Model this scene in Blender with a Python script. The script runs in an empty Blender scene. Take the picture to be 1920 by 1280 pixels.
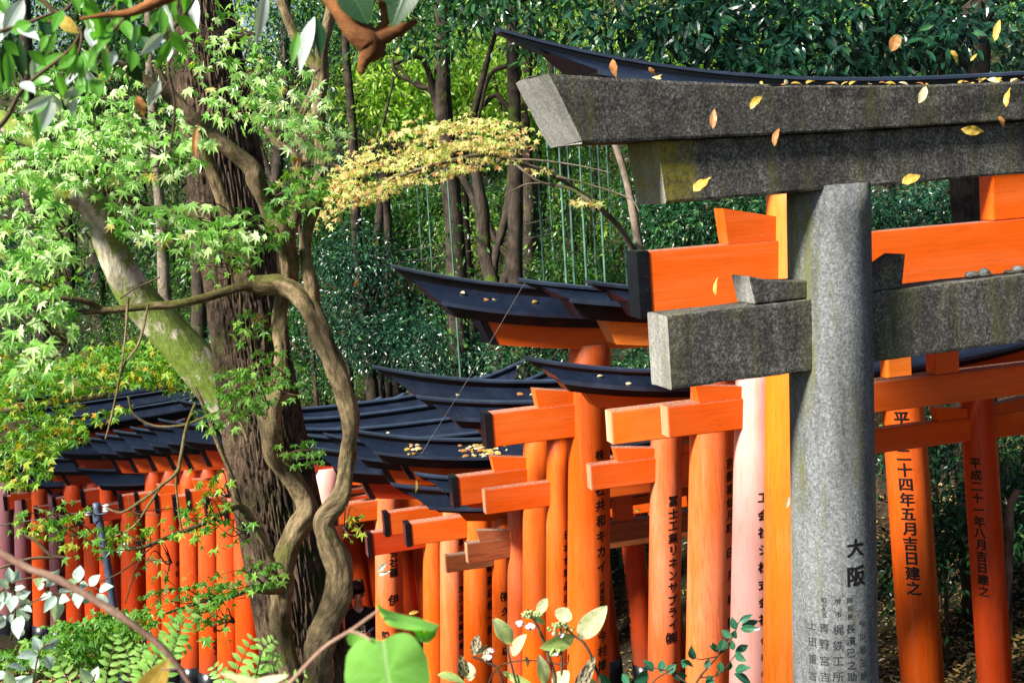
import bpy, bmesh, math, random
import numpy as np
from mathutils import Vector, Matrix, noise as mnoise

# ------------------------------------------------------------------ camera, sky, sun, exposure
S = bpy.context.scene
F = 2400.0                      # focal length in photo pixels (1920 wide)
PITCH, ROLL = math.radians(7.1), math.radians(4.2)
CAM = np.array([0.0, 0.0, 5.0])
c_r0 = np.array([1.0, 0, 0]); c_f = np.array([0, math.cos(PITCH), -math.sin(PITCH)]); c_u0 = np.array([0, math.sin(PITCH), math.cos(PITCH)])
c_r = math.cos(ROLL) * c_r0 - math.sin(ROLL) * c_u0
c_u = math.sin(ROLL) * c_r0 + math.cos(ROLL) * c_u0
cam_d = bpy.data.cameras.new('camera'); cam = bpy.data.objects.new('camera', cam_d)
S.collection.objects.link(cam); S.camera = cam
cam_d.sensor_width = 36.0; cam_d.lens = 36.0 * F / 1920.0; cam_d.clip_start = 0.05; cam_d.clip_end = 500
cam.matrix_world = Matrix(((c_r[0], c_u[0], -c_f[0], CAM[0]), (c_r[1], c_u[1], -c_f[1], CAM[1]), (c_r[2], c_u[2], -c_f[2], CAM[2]), (0, 0, 0, 1)))
cam_d.dof.use_dof = True; cam_d.dof.focus_distance = 8.0; cam_d.dof.aperture_fstop = 11.0

SUN_DIR = Vector((-0.62, -0.42, 0.66)).normalized()      # towards the sun: from the left, a little behind the camera
W = bpy.data.worlds.new('World'); S.world = W; W.use_nodes = True
nt = W.node_tree; bg = nt.nodes['Background']; sky = nt.nodes.new('ShaderNodeTexSky')
sky.sky_type = 'NISHITA'; sky.sun_disc = False
sky.sun_elevation = math.asin(SUN_DIR.z); sky.sun_rotation = math.atan2(SUN_DIR.x, SUN_DIR.y)
nt.links.new(sky.outputs[0], bg.inputs[0]); bg.inputs[1].default_value = 0.055
sun_d = bpy.data.lights.new('sun', 'SUN'); sun_d.energy = 5.0; sun_d.angle = math.radians(9.0); sun_d.color = (1.0, 0.94, 0.84)
sun = bpy.data.objects.new('sun', sun_d); S.collection.objects.link(sun)
sun.rotation_euler = SUN_DIR.to_track_quat('Z', 'Y').to_euler(); sun.location = (-10, -8, 25)
S.view_settings.view_transform = 'Standard'; S.view_settings.look = 'None'; S.view_settings.gamma = 1.0
S.view_settings.exposure = 1.2
try:
    S.cycles.use_denoising = True
    S.cycles.max_bounces = 7; S.cycles.diffuse_bounces = 2; S.cycles.glossy_bounces = 2; S.cycles.transmission_bounces = 3
    S.cycles.sample_clamp_indirect = 6.0; S.cycles.caustics_reflective = False; S.cycles.caustics_refractive = False
except Exception: pass

rnd = random.Random(7); rng = np.random.default_rng(11)

# ------------------------------------------------------------------ survey helpers: the photograph's sight lines give real positions
def at(px, py, d):
    return CAM + d * (c_f + (px - 960) / F * c_r + (640 - py) / F * c_u)
def proj(p):
    v = np.asarray(p, float) - CAM; dd = v @ c_f
    return 960 + F * (v @ c_r) / dd, 640 - F * (v @ c_u) / dd
def z_at(x, y, py):                 # height over (x, y) that is seen in photo row py
    v0 = np.array([x, y, 0.0]) - CAM; k = (640 - py) / F
    # (v0+z e)·u = k (v0+z e)·f
    return (k * (v0 @ c_f) - v0 @ c_u) / (c_u[2] - k * c_f[2])
def s_at(p, b, px):                 # distance along b from p that is seen in photo column px
    v0 = np.asarray(p) - CAM; k = (px - 960) / F
    return (k * (v0 @ c_f) - v0 @ c_r) / (b @ c_r - k * (b @ c_f))

# ------------------------------------------------------------------ terrain
PL = [(3.0, 2.9, 1.5), (5.8, 1.5, 1.25), (8.0, 1.15, .6), (9.6, .6, .15), (12, -.3, -.4), (14, -1.5, -.9), (16, -3.3, -1.3), (18, -5.3, -1.6), (20.5, -8.0, -1.75), (26, -10.5, -1.8), (40, -14, -1.8)]
py_ = [p[0] for p in PL]; pxl = [p[1] for p in PL]; pz_ = [p[2] for p in PL]
def sstep(a, b, x):
    t = np.clip((x - a) / (b - a), 0, 1); return t * t * (3 - 2 * t)
def ground(x, y):
    x = np.asarray(x, float); y = np.asarray(y, float)
    xc = np.interp(y, py_, pxl) + 1.15; zb = np.interp(y, py_, pz_)
    u = (x - xc) * 0.86
    up = np.maximum(0, u - 1.75); dn = np.maximum(0, -u - 1.7)
    z = zb + 0.60 * up - 0.25 * np.maximum(0, up - 12) + 0.26 * dn - .16 * np.maximum(0, dn - 6)
    z = z + np.maximum(0, y - 24) * 0.28
    bump = 0.10 * np.sin(x * 1.7 + y * .9) * np.sin(y * 1.3 - x * .5) + 0.05 * np.sin(x * 4.1 - y * 2.3)
    return z + bump * np.clip((np.abs(u) - 1.6) / 1.5, 0, 1)
def gz(x, y): return float(ground(x, y))

# ------------------------------------------------------------------ mesh helpers
COL = S.collection
def link(name, me, mat, parent=None):
    o = bpy.data.objects.new(name, me); COL.objects.link(o)
    if mat is not None and len(me.materials) == 0:
        for m in (mat if isinstance(mat, (list, tuple)) else [mat]): me.materials.append(m)
    if parent is not None: o.parent = parent
    return o
def mesh_np(name, verts, faces_flat, loop_tot, uvs=None, smooth=False, mats=None):
    me = bpy.data.meshes.new(name); nv = len(verts); nf = len(loop_tot)
    me.vertices.add(nv); me.vertices.foreach_set('co', np.asarray(verts, np.float32).ravel())
    me.loops.add(len(faces_flat)); me.loops.foreach_set('vertex_index', np.asarray(faces_flat, np.int32))
    me.polygons.add(nf); ls = np.zeros(nf, np.int32); ls[1:] = np.cumsum(loop_tot)[:-1]
    me.polygons.foreach_set('loop_start', ls); me.polygons.foreach_set('loop_total', np.asarray(loop_tot, np.int32))
    if mats is not None: me.polygons.foreach_set('material_index', np.asarray(mats, np.int32))
    me.polygons.foreach_set('use_smooth', np.full(nf, bool(smooth)))
    if uvs is not None:
        uv = me.uv_layers.new(name='UVMap'); uv.data.foreach_set('uv', np.asarray(uvs, np.float32)[np.asarray(faces_flat)].ravel())
    me.update(calc_edges=True); return me
class MB:                            # gathers shapes into one mesh
    def __init__(s): s.v = []; s.f = []; s.uv = []; s.m = []
    def add(s, v, f, uv=None, mi=0):
        o = len(s.v); s.v += [tuple(map(float, p)) for p in v]; s.f += [tuple(i + o for i in q) for q in f]
        s.uv += list(uv) if uv is not None else [(0.0, 0.0)] * len(v); s.m += [mi] * len(f)
    def box(s, x0, x1, y0, y1, z0, z1, bev=0.0, mi=0):
        if bev <= 0:
            v = [(x0, y0, z0), (x1, y0, z0), (x1, y1, z0), (x0, y1, z0), (x0, y0, z1), (x1, y0, z1), (x1, y1, z1), (x0, y1, z1)]
            s.add(v, [(3, 2, 1, 0), (4, 5, 6, 7), (0, 1, 5, 4), (1, 2, 6, 5), (2, 3, 7, 6), (3, 0, 4, 7)], mi=mi); return
        bm = bmesh.new(); bmesh.ops.create_cube(bm, size=1.0)
        for q in bm.verts: q.co = Vector(((x0 + x1) / 2 + q.co.x * (x1 - x0), (y0 + y1) / 2 + q.co.y * (y1 - y0), (z0 + z1) / 2 + q.co.z * (z1 - z0)))
        bmesh.ops.bevel(bm, geom=bm.edges[:], offset=bev, segments=2, affect='EDGES')
        bm.verts.index_update(); s.add([q.co[:] for q in bm.verts], [[q.index for q in f.verts] for f in bm.faces], mi=mi); bm.free()
    def build(s, name, mat, parent=None, smooth=False):
        me = mesh_np(name, s.v, [i for f in s.f for i in f], [len(f) for f in s.f], s.uv, smooth, s.m)
        return link(name, me, mat, parent)
def tag(o, label=None, cat=None, group=None, kind=None):
    if label: o['label'] = label
    if cat: o['category'] = cat
    if group: o['group'] = group
    if kind: o['kind'] = kind
    return o
def empty(name, loc, rz=0.0, label=None, cat=None, group=None):
    o = bpy.data.objects.new(name, None); COL.objects.link(o); o.location = loc; o.rotation_euler = (0, 0, rz); o.empty_display_size = .1
    return tag(o, label, cat, group)

def smooth_path(pts, n):             # Catmull-Rom through (x,y,z,r)
    P = np.asarray(pts, float)
    if len(P) < 3:
        t = np.linspace(0, 1, n)[:, None]; return P[0] * (1 - t) + P[-1] * t
    Q = np.vstack([2 * P[0] - P[1], P, 2 * P[-1] - P[-2]]); out = []
    m = len(P) - 1; per = max(2, n // m)
    for i in range(m):
        p0, p1, p2, p3 = Q[i:i + 4]
        for k in range(per):
            t = k / per
            out.append(.5 * ((2 * p1) + (-p0 + p2) * t + (2 * p0 - 5 * p1 + 4 * p2 - p3) * t * t + (-p0 + 3 * p1 - 3 * p2 + p3) * t ** 3))
    out.append(P[-1]); o = np.array(out); o[:, 3] = np.maximum(o[:, 3], 0.0008); return o
def tube(mb, path, sides=10, rough=0.0, freq=3.0, seed=0.0, ridge=0.0, nr=0, mi=0, wob=0.0):
    P = np.asarray(path, float); n = len(P); c = P[:, :3]; t = np.gradient(c, axis=0); t /= np.linalg.norm(t, axis=1)[:, None] + 1e-9
    ref = np.array([1.0, 0.13, 0.07]); ref = ref if abs(t[0] @ ref) < .9 else np.array([0.1, 1.0, 0.05])
    a = ref - (ref @ t[0]) * t[0]; a /= np.linalg.norm(a); L = 0; verts = []; uvs = []
    for i in range(n):
        a = a - (a @ t[i]) * t[i]; a /= np.linalg.norm(a); b = np.cross(t[i], a)
        if i: L += np.linalg.norm(c[i] - c[i - 1])
        cc = c[i]
        if wob: cc = cc + wob * P[i, 3] * np.array(mnoise.noise_vector(Vector((L * freq * .5, seed, 1.7))))
        for k in range(sides + 1):
            th = 2 * math.pi * (k % sides) / sides; r = P[i, 3]; ca, sa = math.cos(th), math.sin(th)
            if rough: r *= 1 + rough * mnoise.noise(Vector((ca * 1.3 + seed, sa * 1.3, L * freq)))
            if ridge:
                w = 1.6 * mnoise.noise(Vector((ca * 2 + seed, sa * 2, L * 1.4)))
                g = mnoise.noise(Vector((ca * nr + w * .5, sa * nr + w * .3, L * 4.5))) + .5 * mnoise.noise(Vector((ca * nr * 2.1, sa * nr * 2.1, L * 16 + w)))
                r *= 1 + ridge * (min(.42, abs(g)) * 2.4 - .7)
            verts.append(cc + r * (ca * a + sa * b)); uvs.append((2 * math.pi * P[i, 3] * k / sides, L))
    S1 = sides + 1; f = []
    for i in range(n - 1):
        for k in range(sides):
            f.append((i * S1 + k, i * S1 + k + 1, (i + 1) * S1 + k + 1, (i + 1) * S1 + k))
    f.append(tuple(range(sides - 1, -1, -1))); f.append(tuple((n - 1) * S1 + k for k in range(sides)))
    mb.add(verts, f, uvs, mi)
def ptube(mb, pts, sides=10, n=None, **kw):     # pts: (px, py, depth, width px)
    P = [tuple(at(x, y, d)) + (w * d / F / 2,) for x, y, d, w in pts]
    tube(mb, smooth_path(P, n or max(8, 6 * (len(P) - 1))), sides, **kw)

# ------------------------------------------------------------------ leaves
def tmpl_lance(w=.32, fold=.10, droop=.12, n=2):
    v = [(0, 0, 0)]; f = []
    ts = [(i + 1) / (n + 1) for i in range(n)]
    for t in ts:
        ww = w * .5 * (math.sin(math.pi * min(1, t * 1.08)) ** .8); z = -droop * t * t
        v += [(-ww, t, z + fold * ww * 2), (0, t, z), (ww, t, z + fold * ww * 2)]
    v.append((0, 1, -droop)); e = len(v) - 1
    f += [(0, 2, 1), (0, 3, 2)]
    for i in range(n - 1):
        a = 1 + 3 * i; b = a + 3; f += [(a, a + 1, b + 1, b), (a + 1, a + 2, b + 2, b + 1)]
    a = 1 + 3 * (n - 1); f += [(a, a + 1, e), (a + 1, a + 2, e)]
    return np.array(v, float), f
def tmpl_maple(lobes=7):
    v = [(0, .12, 0)]; f = []; ang = np.linspace(-2.25, 2.25, lobes); ln = {7: [.38, .62, .88, 1, .88, .62, .38], 5: [.55, .85, 1, .85, .55]}[lobes]
    out = [(-.03, 0, 0)]
    for i, (a, l) in enumerate(zip(ang, ln)):
        if i: am = (ang[i - 1] + a) / 2; rr = .25; out.append((math.sin(am) * rr, .12 + math.cos(am) * rr, 0.01))
        out.append((math.sin(a) * l * .72, .12 + math.cos(a) * l * .72, -.18 * l * l))
        # keep lobes pointed: shoulders
    out.append((.03, 0, 0)); v += out
    k = len(out)
    for i in range(k): f.append((0, 1 + (i + 1) % k, 1 + i))
    return np.array(v, float), f
LANCE = tmpl_lance(.36, .12, .15, 2); LANCE3 = tmpl_lance(.42, .10, .22, 5); SIMPLE = (np.array([(0, 0, 0), (-.2, .45, .05), (0, .5, -.02), (.2, .45, .05), (0, 1, -.12)], float), [(0, 2, 1), (0, 3, 2), (1, 2, 4), (2, 3, 4)])
DIAMOND = (np.array([(0, 0, 0), (-.2, .45, .04), (.2, .45, .04), (0, 1, -.1)], float), [(0, 2, 3, 1)])
MAPLE7 = tmpl_maple(7); MAPLE5 = tmpl_maple(5)
def unit(a): return a / (np.linalg.norm(a, axis=-1, keepdims=True) + 1e-9)
def leaves_mesh(name, tmpl, pos, tip, nor, size):
    tv, tf = tmpl; n = len(pos); k = len(tv)
    tip = unit(tip); side = unit(np.cross(tip, nor)); nn = np.cross(side, tip)
    sz = np.asarray(size, float).reshape(n, 1, 1)
    V = pos[:, None, :] + sz * (tv[None, :, 0:1] * side[:, None, :] + tv[None, :, 1:2] * tip[:, None, :] + tv[None, :, 2:3] * nn[:, None, :])
    ff = np.array([i for f in tf for i in f]); lt = np.array([len(f) for f in tf])
    faces = (ff[None, :] + (np.arange(n) * k)[:, None]).ravel()
    return mesh_np(name, V.reshape(-1, 3), faces, np.tile(lt, n))

# ------------------------------------------------------------------ materials
def mat(name):
    m = bpy.data.materials.new(name); m.use_nodes = True; n = m.node_tree; n.nodes.clear()
    out = n.nodes.new('ShaderNodeOutputMaterial'); return m, n, out
def nd(n, t, **kw):
    o = n.nodes.new(t)
    for k, v in kw.items(): setattr(o, k, v)
    return o
def ramp(n, stops, fac=None):
    r = nd(n, 'ShaderNodeValToRGB'); cr = r.color_ramp
    while len(cr.elements) < len(stops): cr.elements.new(.5)
    for e, (p, c) in zip(cr.elements, stops): e.position = p; e.color = (c if isinstance(c, tuple) else (c, c, c)) + (1,)
    if fac is not None: n.links.new(fac, r.inputs[0])
    return r
def noise_n(n, scale, detail=4, rough=.55, vec=None, scl=None):
    t = nd(n, 'ShaderNodeTexNoise'); t.inputs['Scale'].default_value = scale; t.inputs['Detail'].default_value = detail; t.inputs['Roughness'].default_value = rough
    if vec is not None:
        if scl:
            mp = nd(n, 'ShaderNodeMapping'); mp.inputs['Scale'].default_value = scl; n.links.new(vec, mp.inputs[0]); vec = mp.outputs[0]
        n.links.new(vec, t.inputs[0])
    return t
def mixc(n, fac, a, b, mode='MIX'):
    m = nd(n, 'ShaderNodeMix', data_type='RGBA', blend_type=mode)
    for i, s in ((0, fac), (6, a), (7, b)):
        if hasattr(s, 'is_output'): n.links.new(s, m.inputs[i])
        elif i == 0: m.inputs[0].default_value = s
        else: m.inputs[i].default_value = tuple(s) + (1,)
    return m.outputs[2]
def mathn(n, op, a, b=None):
    m = nd(n, 'ShaderNodeMath', operation=op)
    for i, s in ((0, a), (1, b)):
        if s is None: continue
        if hasattr(s, 'is_output'): n.links.new(s, m.inputs[i])
        else: m.inputs[i].default_value = s
    return m.outputs[0]
def principled(n, out, col, rough=.5, spec=.5, bump=None, bstr=.3, bdist=.01, coat=0):
    p = nd(n, 'ShaderNodeBsdfPrincipled')
    if hasattr(col, 'is_output'): n.links.new(col, p.inputs['Base Color'])
    else: p.inputs['Base Color'].default_value = tuple(col) + (1,)
    if hasattr(rough, 'is_output'): n.links.new(rough, p.inputs['Roughness'])
    else: p.inputs['Roughness'].default_value = rough
    p.inputs['Specular IOR Level'].default_value = spec
    if coat: p.inputs['Coat Weight'].default_value = coat; p.inputs['Coat Roughness'].default_value = .25
    if bump is not None:
        b = nd(n, 'ShaderNodeBump'); b.inputs['Strength'].default_value = bstr; b.inputs['Distance'].default_value = bdist
        n.links.new(bump, b.inputs['Height']); n.links.new(b.outputs[0], p.inputs['Normal'])
    n.links.new(p.outputs[0], out.inputs[0]); return p
def leaf_mat(name, stops, trans=.35, rough=.4, spec=.5, tcol=None):
    m, n, out = mat(name); g = nd(n, 'ShaderNodeNewGeometry')
    r = ramp(n, stops, g.outputs['Random Per Island'])
    p = principled(n, out, r.outputs[0], rough, spec)
    t = nd(n, 'ShaderNodeBsdfTranslucent')
    tc = mixc(n, 1.0, r.outputs[0], tcol or (1.25, 1.35, .55), 'MULTIPLY'); n.links.new(tc, t.inputs[0])
    mx = nd(n, 'ShaderNodeMixShader'); mx.inputs[0].default_value = trans
    n.links.new(p.outputs[0], mx.inputs[1]); n.links.new(t.outputs[0], mx.inputs[2]); n.links.new(mx.outputs[0], out.inputs[0]); return m
def paint(name, base, worn, wear=.5, rough=.38, dust=True, grain=.42, horiz=False):
    m, n, out = mat(name); tc = nd(n, 'ShaderNodeTexCoord').outputs['Object']
    inf = nd(n, 'ShaderNodeObjectInfo')
    a = noise_n(n, 3.0, 6, .6, tc, (.5, 1, 1) if horiz else (1, 1, .35)); b = noise_n(n, 38, 5, .7, tc); c = noise_n(n, 12, 5, .6, tc, (.4, 6, 6) if horiz else (6, 6, .5))
    w = ramp(n, [(.45, 0.0), (.72, 1.0)], a.outputs[0])
    col = mixc(n, mathn(n, 'MULTIPLY', w.outputs[0], wear), base, worn)
    bd = noise_n(n, 5, 4, .6, tc, (.14, 2.4, 2.4) if horiz else (2.4, 2.4, .12)); col = mixc(n, ramp(n, [(.50, 0.0), (.66, .55)], bd.outputs[0]).outputs[0], col, tuple(min(1, .5 * p + .5 * q + .03) for p, q in zip(base, worn))); col = mixc(n, ramp(n, [(.34, .22), (.44, 0.0)], bd.outputs[0]).outputs[0], col, tuple(x * .6 for x in base))
    va = nd(n, 'ShaderNodeHueSaturation'); n.links.new(col, va.inputs['Color'])
    mr = nd(n, 'ShaderNodeMapRange'); n.links.new(inf.outputs['Random'], mr.inputs[0]); mr.inputs[3].default_value = .82; mr.inputs[4].default_value = 1.14
    n.links.new(mr.outputs[0], va.inputs['Value']); col = va.outputs[0]
    sc = ramp(n, [(.29, 1.0), (.34, 0.0)], b.outputs[0]); col = mixc(n, mathn(n, 'MULTIPLY', sc.outputs[0], .7), col, (.09, .03, .015))
    ch = noise_n(n, 9, 8, .75, tc, (1, 1, .5)); col = mixc(n, ramp(n, [(.66, 0.0), (.69, .75)], ch.outputs[0]).outputs[0], col, tuple(min(1, x * .6 + .22) for x in worn))
    lo_ = nd(n, 'ShaderNodeSeparateXYZ'); n.links.new(tc, lo_.inputs[0]); gr = ramp(n, [(.0, .7), (.45, 0.0)], mathn(n, 'MULTIPLY', mathn(n, 'SUBTRACT', lo_.outputs[2], mathn(n, 'MULTIPLY', a.outputs[0], .9)), 1.0)); col = mixc(n, mathn(n, 'MULTIPLY', gr.outputs[0], .7), col, (.10, .035, .018))
    st = ramp(n, [(.35, 1.0), (.5, 0.0)], c.outputs[0]); col = mixc(n, mathn(n, 'MULTIPLY', st.outputs[0], grain), col, tuple(x * .45 for x in base))
    if dust:
        g = nd(n, 'ShaderNodeNewGeometry'); sx = nd(n, 'ShaderNodeSeparateXYZ'); n.links.new(g.outputs['Normal'], sx.inputs[0])
        up = ramp(n, [(.75, 0.0), (.95, 1.0)], sx.outputs[2]); dn = noise_n(n, 55, 4, .6, tc); dr = ramp(n, [(.3, .25), (.6, 1.0)], dn.outputs[0])
        dc = ramp(n, [(.35, (.05, .045, .035)), (.62, (.42, .38, .32))], noise_n(n, 70, 3, .6, tc).outputs[0])
        col = mixc(n, mathn(n, 'MULTIPLY', mathn(n, 'MULTIPLY', up.outputs[0], dr.outputs[0]), .9), col, dc.outputs[0])
    rr = ramp(n, [(.3, rough - .08), (.7, rough + .2)], a.outputs[0])
    principled(n, out, col, rr.outputs[0], .5, c.outputs[0], .12, .004); return m
def bark(name, lo, hi, su=18, sv=4, bstr=.6, moss=0, mosscol=(.10, .16, .015), patch=None, bd=.02, mscale=2.2):
    m, n, out = mat(name); uv = nd(n, 'ShaderNodeTexCoord').outputs['UV']; ob = nd(n, 'ShaderNodeTexCoord').outputs['Object']
    a = noise_n(n, 1.0, 8, .65, uv, (su, sv, 1)); r = ramp(n, [(.32, lo), (.66, hi)], a.outputs[0]); col = r.outputs[0]
    b = noise_n(n, 4, 4, .6, ob); col = mixc(n, mathn(n, 'MULTIPLY', ramp(n, [(.45, 0.0), (.62, 1.0)], b.outputs[0]).outputs[0], .7), col, tuple(x * .38 for x in lo), 'MIX')
    if patch:
        pn = noise_n(n, 7, 5, .6, ob); col = mixc(n, ramp(n, [(.50, 0.0), (.6, .8)], pn.outputs[0]).outputs[0], col, patch)
    if moss:
        mn = noise_n(n, mscale, 7, .68, ob); g = nd(n, 'ShaderNodeNewGeometry'); sx = nd(n, 'ShaderNodeSeparateXYZ'); n.links.new(g.outputs['Normal'], sx.inputs[0])
        k = mathn(n, 'ADD', mn.outputs[0], mathn(n, 'MULTIPLY', sx.outputs[2], .12)); mk = ramp(n, [(.62 - moss * .2, 0.0), (.68 - moss * .2, 1.0)], k)
        mc = ramp(n, [(.3, tuple(x * .45 for x in mosscol)), (.7, mosscol)], noise_n(n, 40, 4, .7, ob).outputs[0]); col = mixc(n, mathn(n, 'MULTIPLY', mk.outputs[0], .88), col, mc.outputs[0])
    principled(n, out, col, .85, .2, a.outputs[0], bstr, bd); return m
def plain(name, col, rough=.5, spec=.5, var=.0, scale=20):
    m, n, out = mat(name)
    if var:
        ob = nd(n, 'ShaderNodeTexCoord').outputs['Object']; t = noise_n(n, scale, 5, .6, ob)
        c = ramp(n, [(.3, tuple(x * (1 - var) for x in col)), (.7, tuple(min(1, x * (1 + var)) for x in col))], t.outputs[0]).outputs[0]
        principled(n, out, c, rough, spec, t.outputs[0], .15, .003)
    else: principled(n, out, col, rough, spec)
    return m

M = {}
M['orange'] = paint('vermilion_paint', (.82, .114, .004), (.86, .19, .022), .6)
M['middle'] = paint('half_shade_vermilion_paint', (.72, .078, .005), (.76, .12, .018), .55)  # milder darkened vermilion, part of the shade put into the colour
M['deep_shade'] = paint('shaded_vermilion_paint', (.68, .066, .005), (.72, .10, .018), .5)  # darkened vermilion copy: shade over far and inner posts put into the colour
M['amber'] = paint('lit_vermilion_paint', (.90, .185, .010), (.90, .30, .07), .5)  # brighter vermilion for the tall gate's pillar, its lit tone put into the colour
M['faded'] = paint('faded_pink_paint', (.82, .15, .03), (.84, .30, .16), .7, .42)
def bleached():
    m, n, out = mat('sun_bleached_paint'); tc = nd(n, 'ShaderNodeTexCoord').outputs['Object']; sx = nd(n, 'ShaderNodeSeparateXYZ'); n.links.new(tc, sx.inputs[0]); a = noise_n(n, 3.0, 6, .65, tc, (2, 2, .5)); c = noise_n(n, 12, 5, .6, tc, (6, 6, .5))
    k = mathn(n, 'ADD', sx.outputs[2], mathn(n, 'MULTIPLY', a.outputs[0], 1.4)); f = ramp(n, [(.40, 0.0), (.62, 1.0)], mathn(n, 'MULTIPLY', k, .3)); col = mixc(n, f.outputs[0], (.84, .20, .06), (.86, .45, .40))
    col = mixc(n, ramp(n, [(.5, 0.0), (.7, .5)], c.outputs[0]).outputs[0], col, (.84, .30, .14)); principled(n, out, col, .45, .5, c.outputs[0], .12, .004); return m
M['pink'] = bleached()
M['mauve'] = paint('mauve_weathered_paint', (.22, .07, .08), (.27, .12, .15), .8, .6)
M['wood'] = paint('bare_weathered_timber', (.42, .115, .03), (.26, .07, .022), .8, .6, True, .55)
M['endgrain'] = paint('pale_end_paint', (.88, .42, .20), (.80, .55, .42), .7, .5, False)
for k_, b_, w_, g_ in (('orange', (.84, .118, .004), (.86, .19, .022), .22), ('deep_shade', (.60, .050, .005), (.66, .09, .018), .3), ('middle', (.72, .078, .005), (.76, .12, .018), .25), ('amber', (.88, .20, .012), (.90, .33, .08), .3)): M[k_ + '_beam'] = paint(k_ + '_beam_paint', b_, w_, .5, .4, True, g_, True)  # the two darker beam paints carry shade in their colour as well
M['wood_beam'] = paint('bare_timber_beam', (.40, .115, .032), (.22, .06, .02), .9, .65, True, .7, True)
M['black'] = None
def black_paint(name, base, dustc):
    m, n, out = mat(name); tc = nd(n, 'ShaderNodeTexCoord').outputs['Object']
    a = noise_n(n, 5, 6, .6, tc); b = noise_n(n, 60, 5, .75, tc)
    col = mixc(n, mathn(n, 'MULTIPLY', ramp(n, [(.5, 0.0), (.75, 1.0)], a.outputs[0]).outputs[0], .5), base, tuple(x * 2.4 for x in base))
    col = mixc(n, ramp(n, [(.60, 0.0), (.70, .55)], b.outputs[0]).outputs[0], col, dustc)
    principled(n, out, col, ramp(n, [(.3, .22), (.7, .45)], a.outputs[0]).outputs[0], .5, b.outputs[0], .12, .002); return m
M['black'] = black_paint('black_lacquer', (.005, .006, .010), (.10, .09, .08))
M['roof'] = black_paint('sky_tinted_roof_metal', (.008, .013, .028), (.14, .13, .12))  # blue sky reflection on the black roofs put into the base colour
M['roof_edge'] = black_paint('edge_highlight_roof_metal', (.030, .045, .080), (.16, .15, .14))  # lighter roof copy: lit edges of caps and eaves painted in
M['ridge'] = black_paint('weathered_black_board', (.0035, .004, .006), (.13, .11, .09))
M['ink'] = plain('black_ink', (.006, .005, .006), .45)
M['carve'] = plain('carved_groove_stone', (.012, .012, .012), .9, .1, .4, 60)
M['carve_pale'] = plain('shallow_carved_groove', (.035, .038, .042), .9, .1, .5, 60)
def stone(name, lo, mid, hi, stain=.7, lich=.0, speck=.5, mossx=None):
    m, n, out = mat(name); tc = nd(n, 'ShaderNodeTexCoord').outputs['Object']
    f = noise_n(n, 85, 3, .8, tc); g = noise_n(n, 26, 6, .75, tc); b = noise_n(n, 2.4, 6, .62, tc); v = noise_n(n, 5, 6, .6, tc, (2.2, 2.2, .35))
    col = ramp(n, [(.34, lo), (.5, mid), (.64, hi)], f.outputs[0]).outputs[0]
    col = mixc(n, mathn(n, 'MULTIPLY', ramp(n, [(.40, 0.0), (.62, 1.0)], g.outputs[0]).outputs[0], speck), col, tuple(x * .5 for x in lo))
    col = mixc(n, mathn(n, 'MULTIPLY', ramp(n, [(.42, 0.0), (.66, 1.0)], v.outputs[0]).outputs[0], stain), col, (.018, .017, .016))
    col = mixc(n, mathn(n, 'MULTIPLY', ramp(n, [(.5, 0.0), (.7, 1.0)], b.outputs[0]).outputs[0], stain * .6), col, (.035, .032, .026))
    if lich:
        l = noise_n(n, 2.2, 8, .72, tc, (3.5, 3.5, .5)); col = mixc(n, ramp(n, [(.52, 0.0), (.66, lich)], l.outputs[0]).outputs[0], col, (.12, .125, .035))
    if mossx is not None:
        sx = nd(n, 'ShaderNodeSeparateXYZ'); n.links.new(tc, sx.inputs[0]); l2 = noise_n(n, 9, 5, .65, tc); k = mathn(n, 'SUBTRACT', mathn(n, 'MULTIPLY', l2.outputs[0], .5), mathn(n, 'ABSOLUTE', mathn(n, 'SUBTRACT', sx.outputs[0], mossx)))
        col = mixc(n, mathn(n, 'MULTIPLY', ramp(n, [(.02, 0.0), (.15, .85)], k).outputs[0], ramp(n, [(.36, .25), (.6, 1.0)], noise_n(n, 34, 5, .7, tc).outputs[0]).outputs[0]), col, (.24, .205, .014))
    principled(n, out, col, .9, .25, f.outputs[0], .5, .004); return m
M['thread'] = plain('dull_silk', (.16, .15, .13), .6)
M['stone_dark'] = stone('weathered_dark_stone', (.034, .031, .025), (.118, .112, .10), (.31, .30, .27), .58, .5, .5)
M['stone_pale'] = stone('pale_granite', (.10, .108, .112), (.20, .212, .218), (.33, .345, .355),   .46, .8, .30)
M['stone_end'] = stone('pale_cut_stone_end', (.20, .20, .185), (.32, .315, .295), (.46, .45, .43), .35, .35, .3)
stone_fn = stone
M['bark_dark'] = bark('rough_dark_bark', (.013, .009, .006), (.175, .118, .076), 46, 7, 1.0, .08, (.06, .07, .012), bd=.03)
M['bark_maple'] = bark('smooth_tan_bark', (.075, .052, .026), (.33, .245, .135), 40, 14, 1.0, .30, (.12, .125, .025), None, .018, 4.5)
M['bark_moss'] = bark('pale_mossy_bark', (.30, .26, .16), (.80, .75, .56), 30, 9, .7, 1.05, (.20, .32, .02), None, .02, 3.2)
M['bark_far'] = bark('grey_brown_bark', (.022, .016, .012), (.085, .065, .048), 30, 6, .6, .15)
M['bark_pale'] = bark('pale_grey_bark', (.13, .10, .075), (.33, .27, .21), 20, 8, .4, .1)
M['twig'] = bark('brown_twig', (.05, .03, .018), (.15, .10, .06), 40, 20, .3)
M['twig_pink'] = bark('pinkish_brown_twig', (.22, .12, .08), (.44, .28, .21), 60, 30, .3)
M['twig_orange'] = bark('orange_brown_branch', (.13, .045, .012), (.36, .15, .05), 40, 20, .5)
M['bamboo'] = plain('blue_green_bamboo', (.09, .20, .15), .45, .4, .4, 4)
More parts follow.
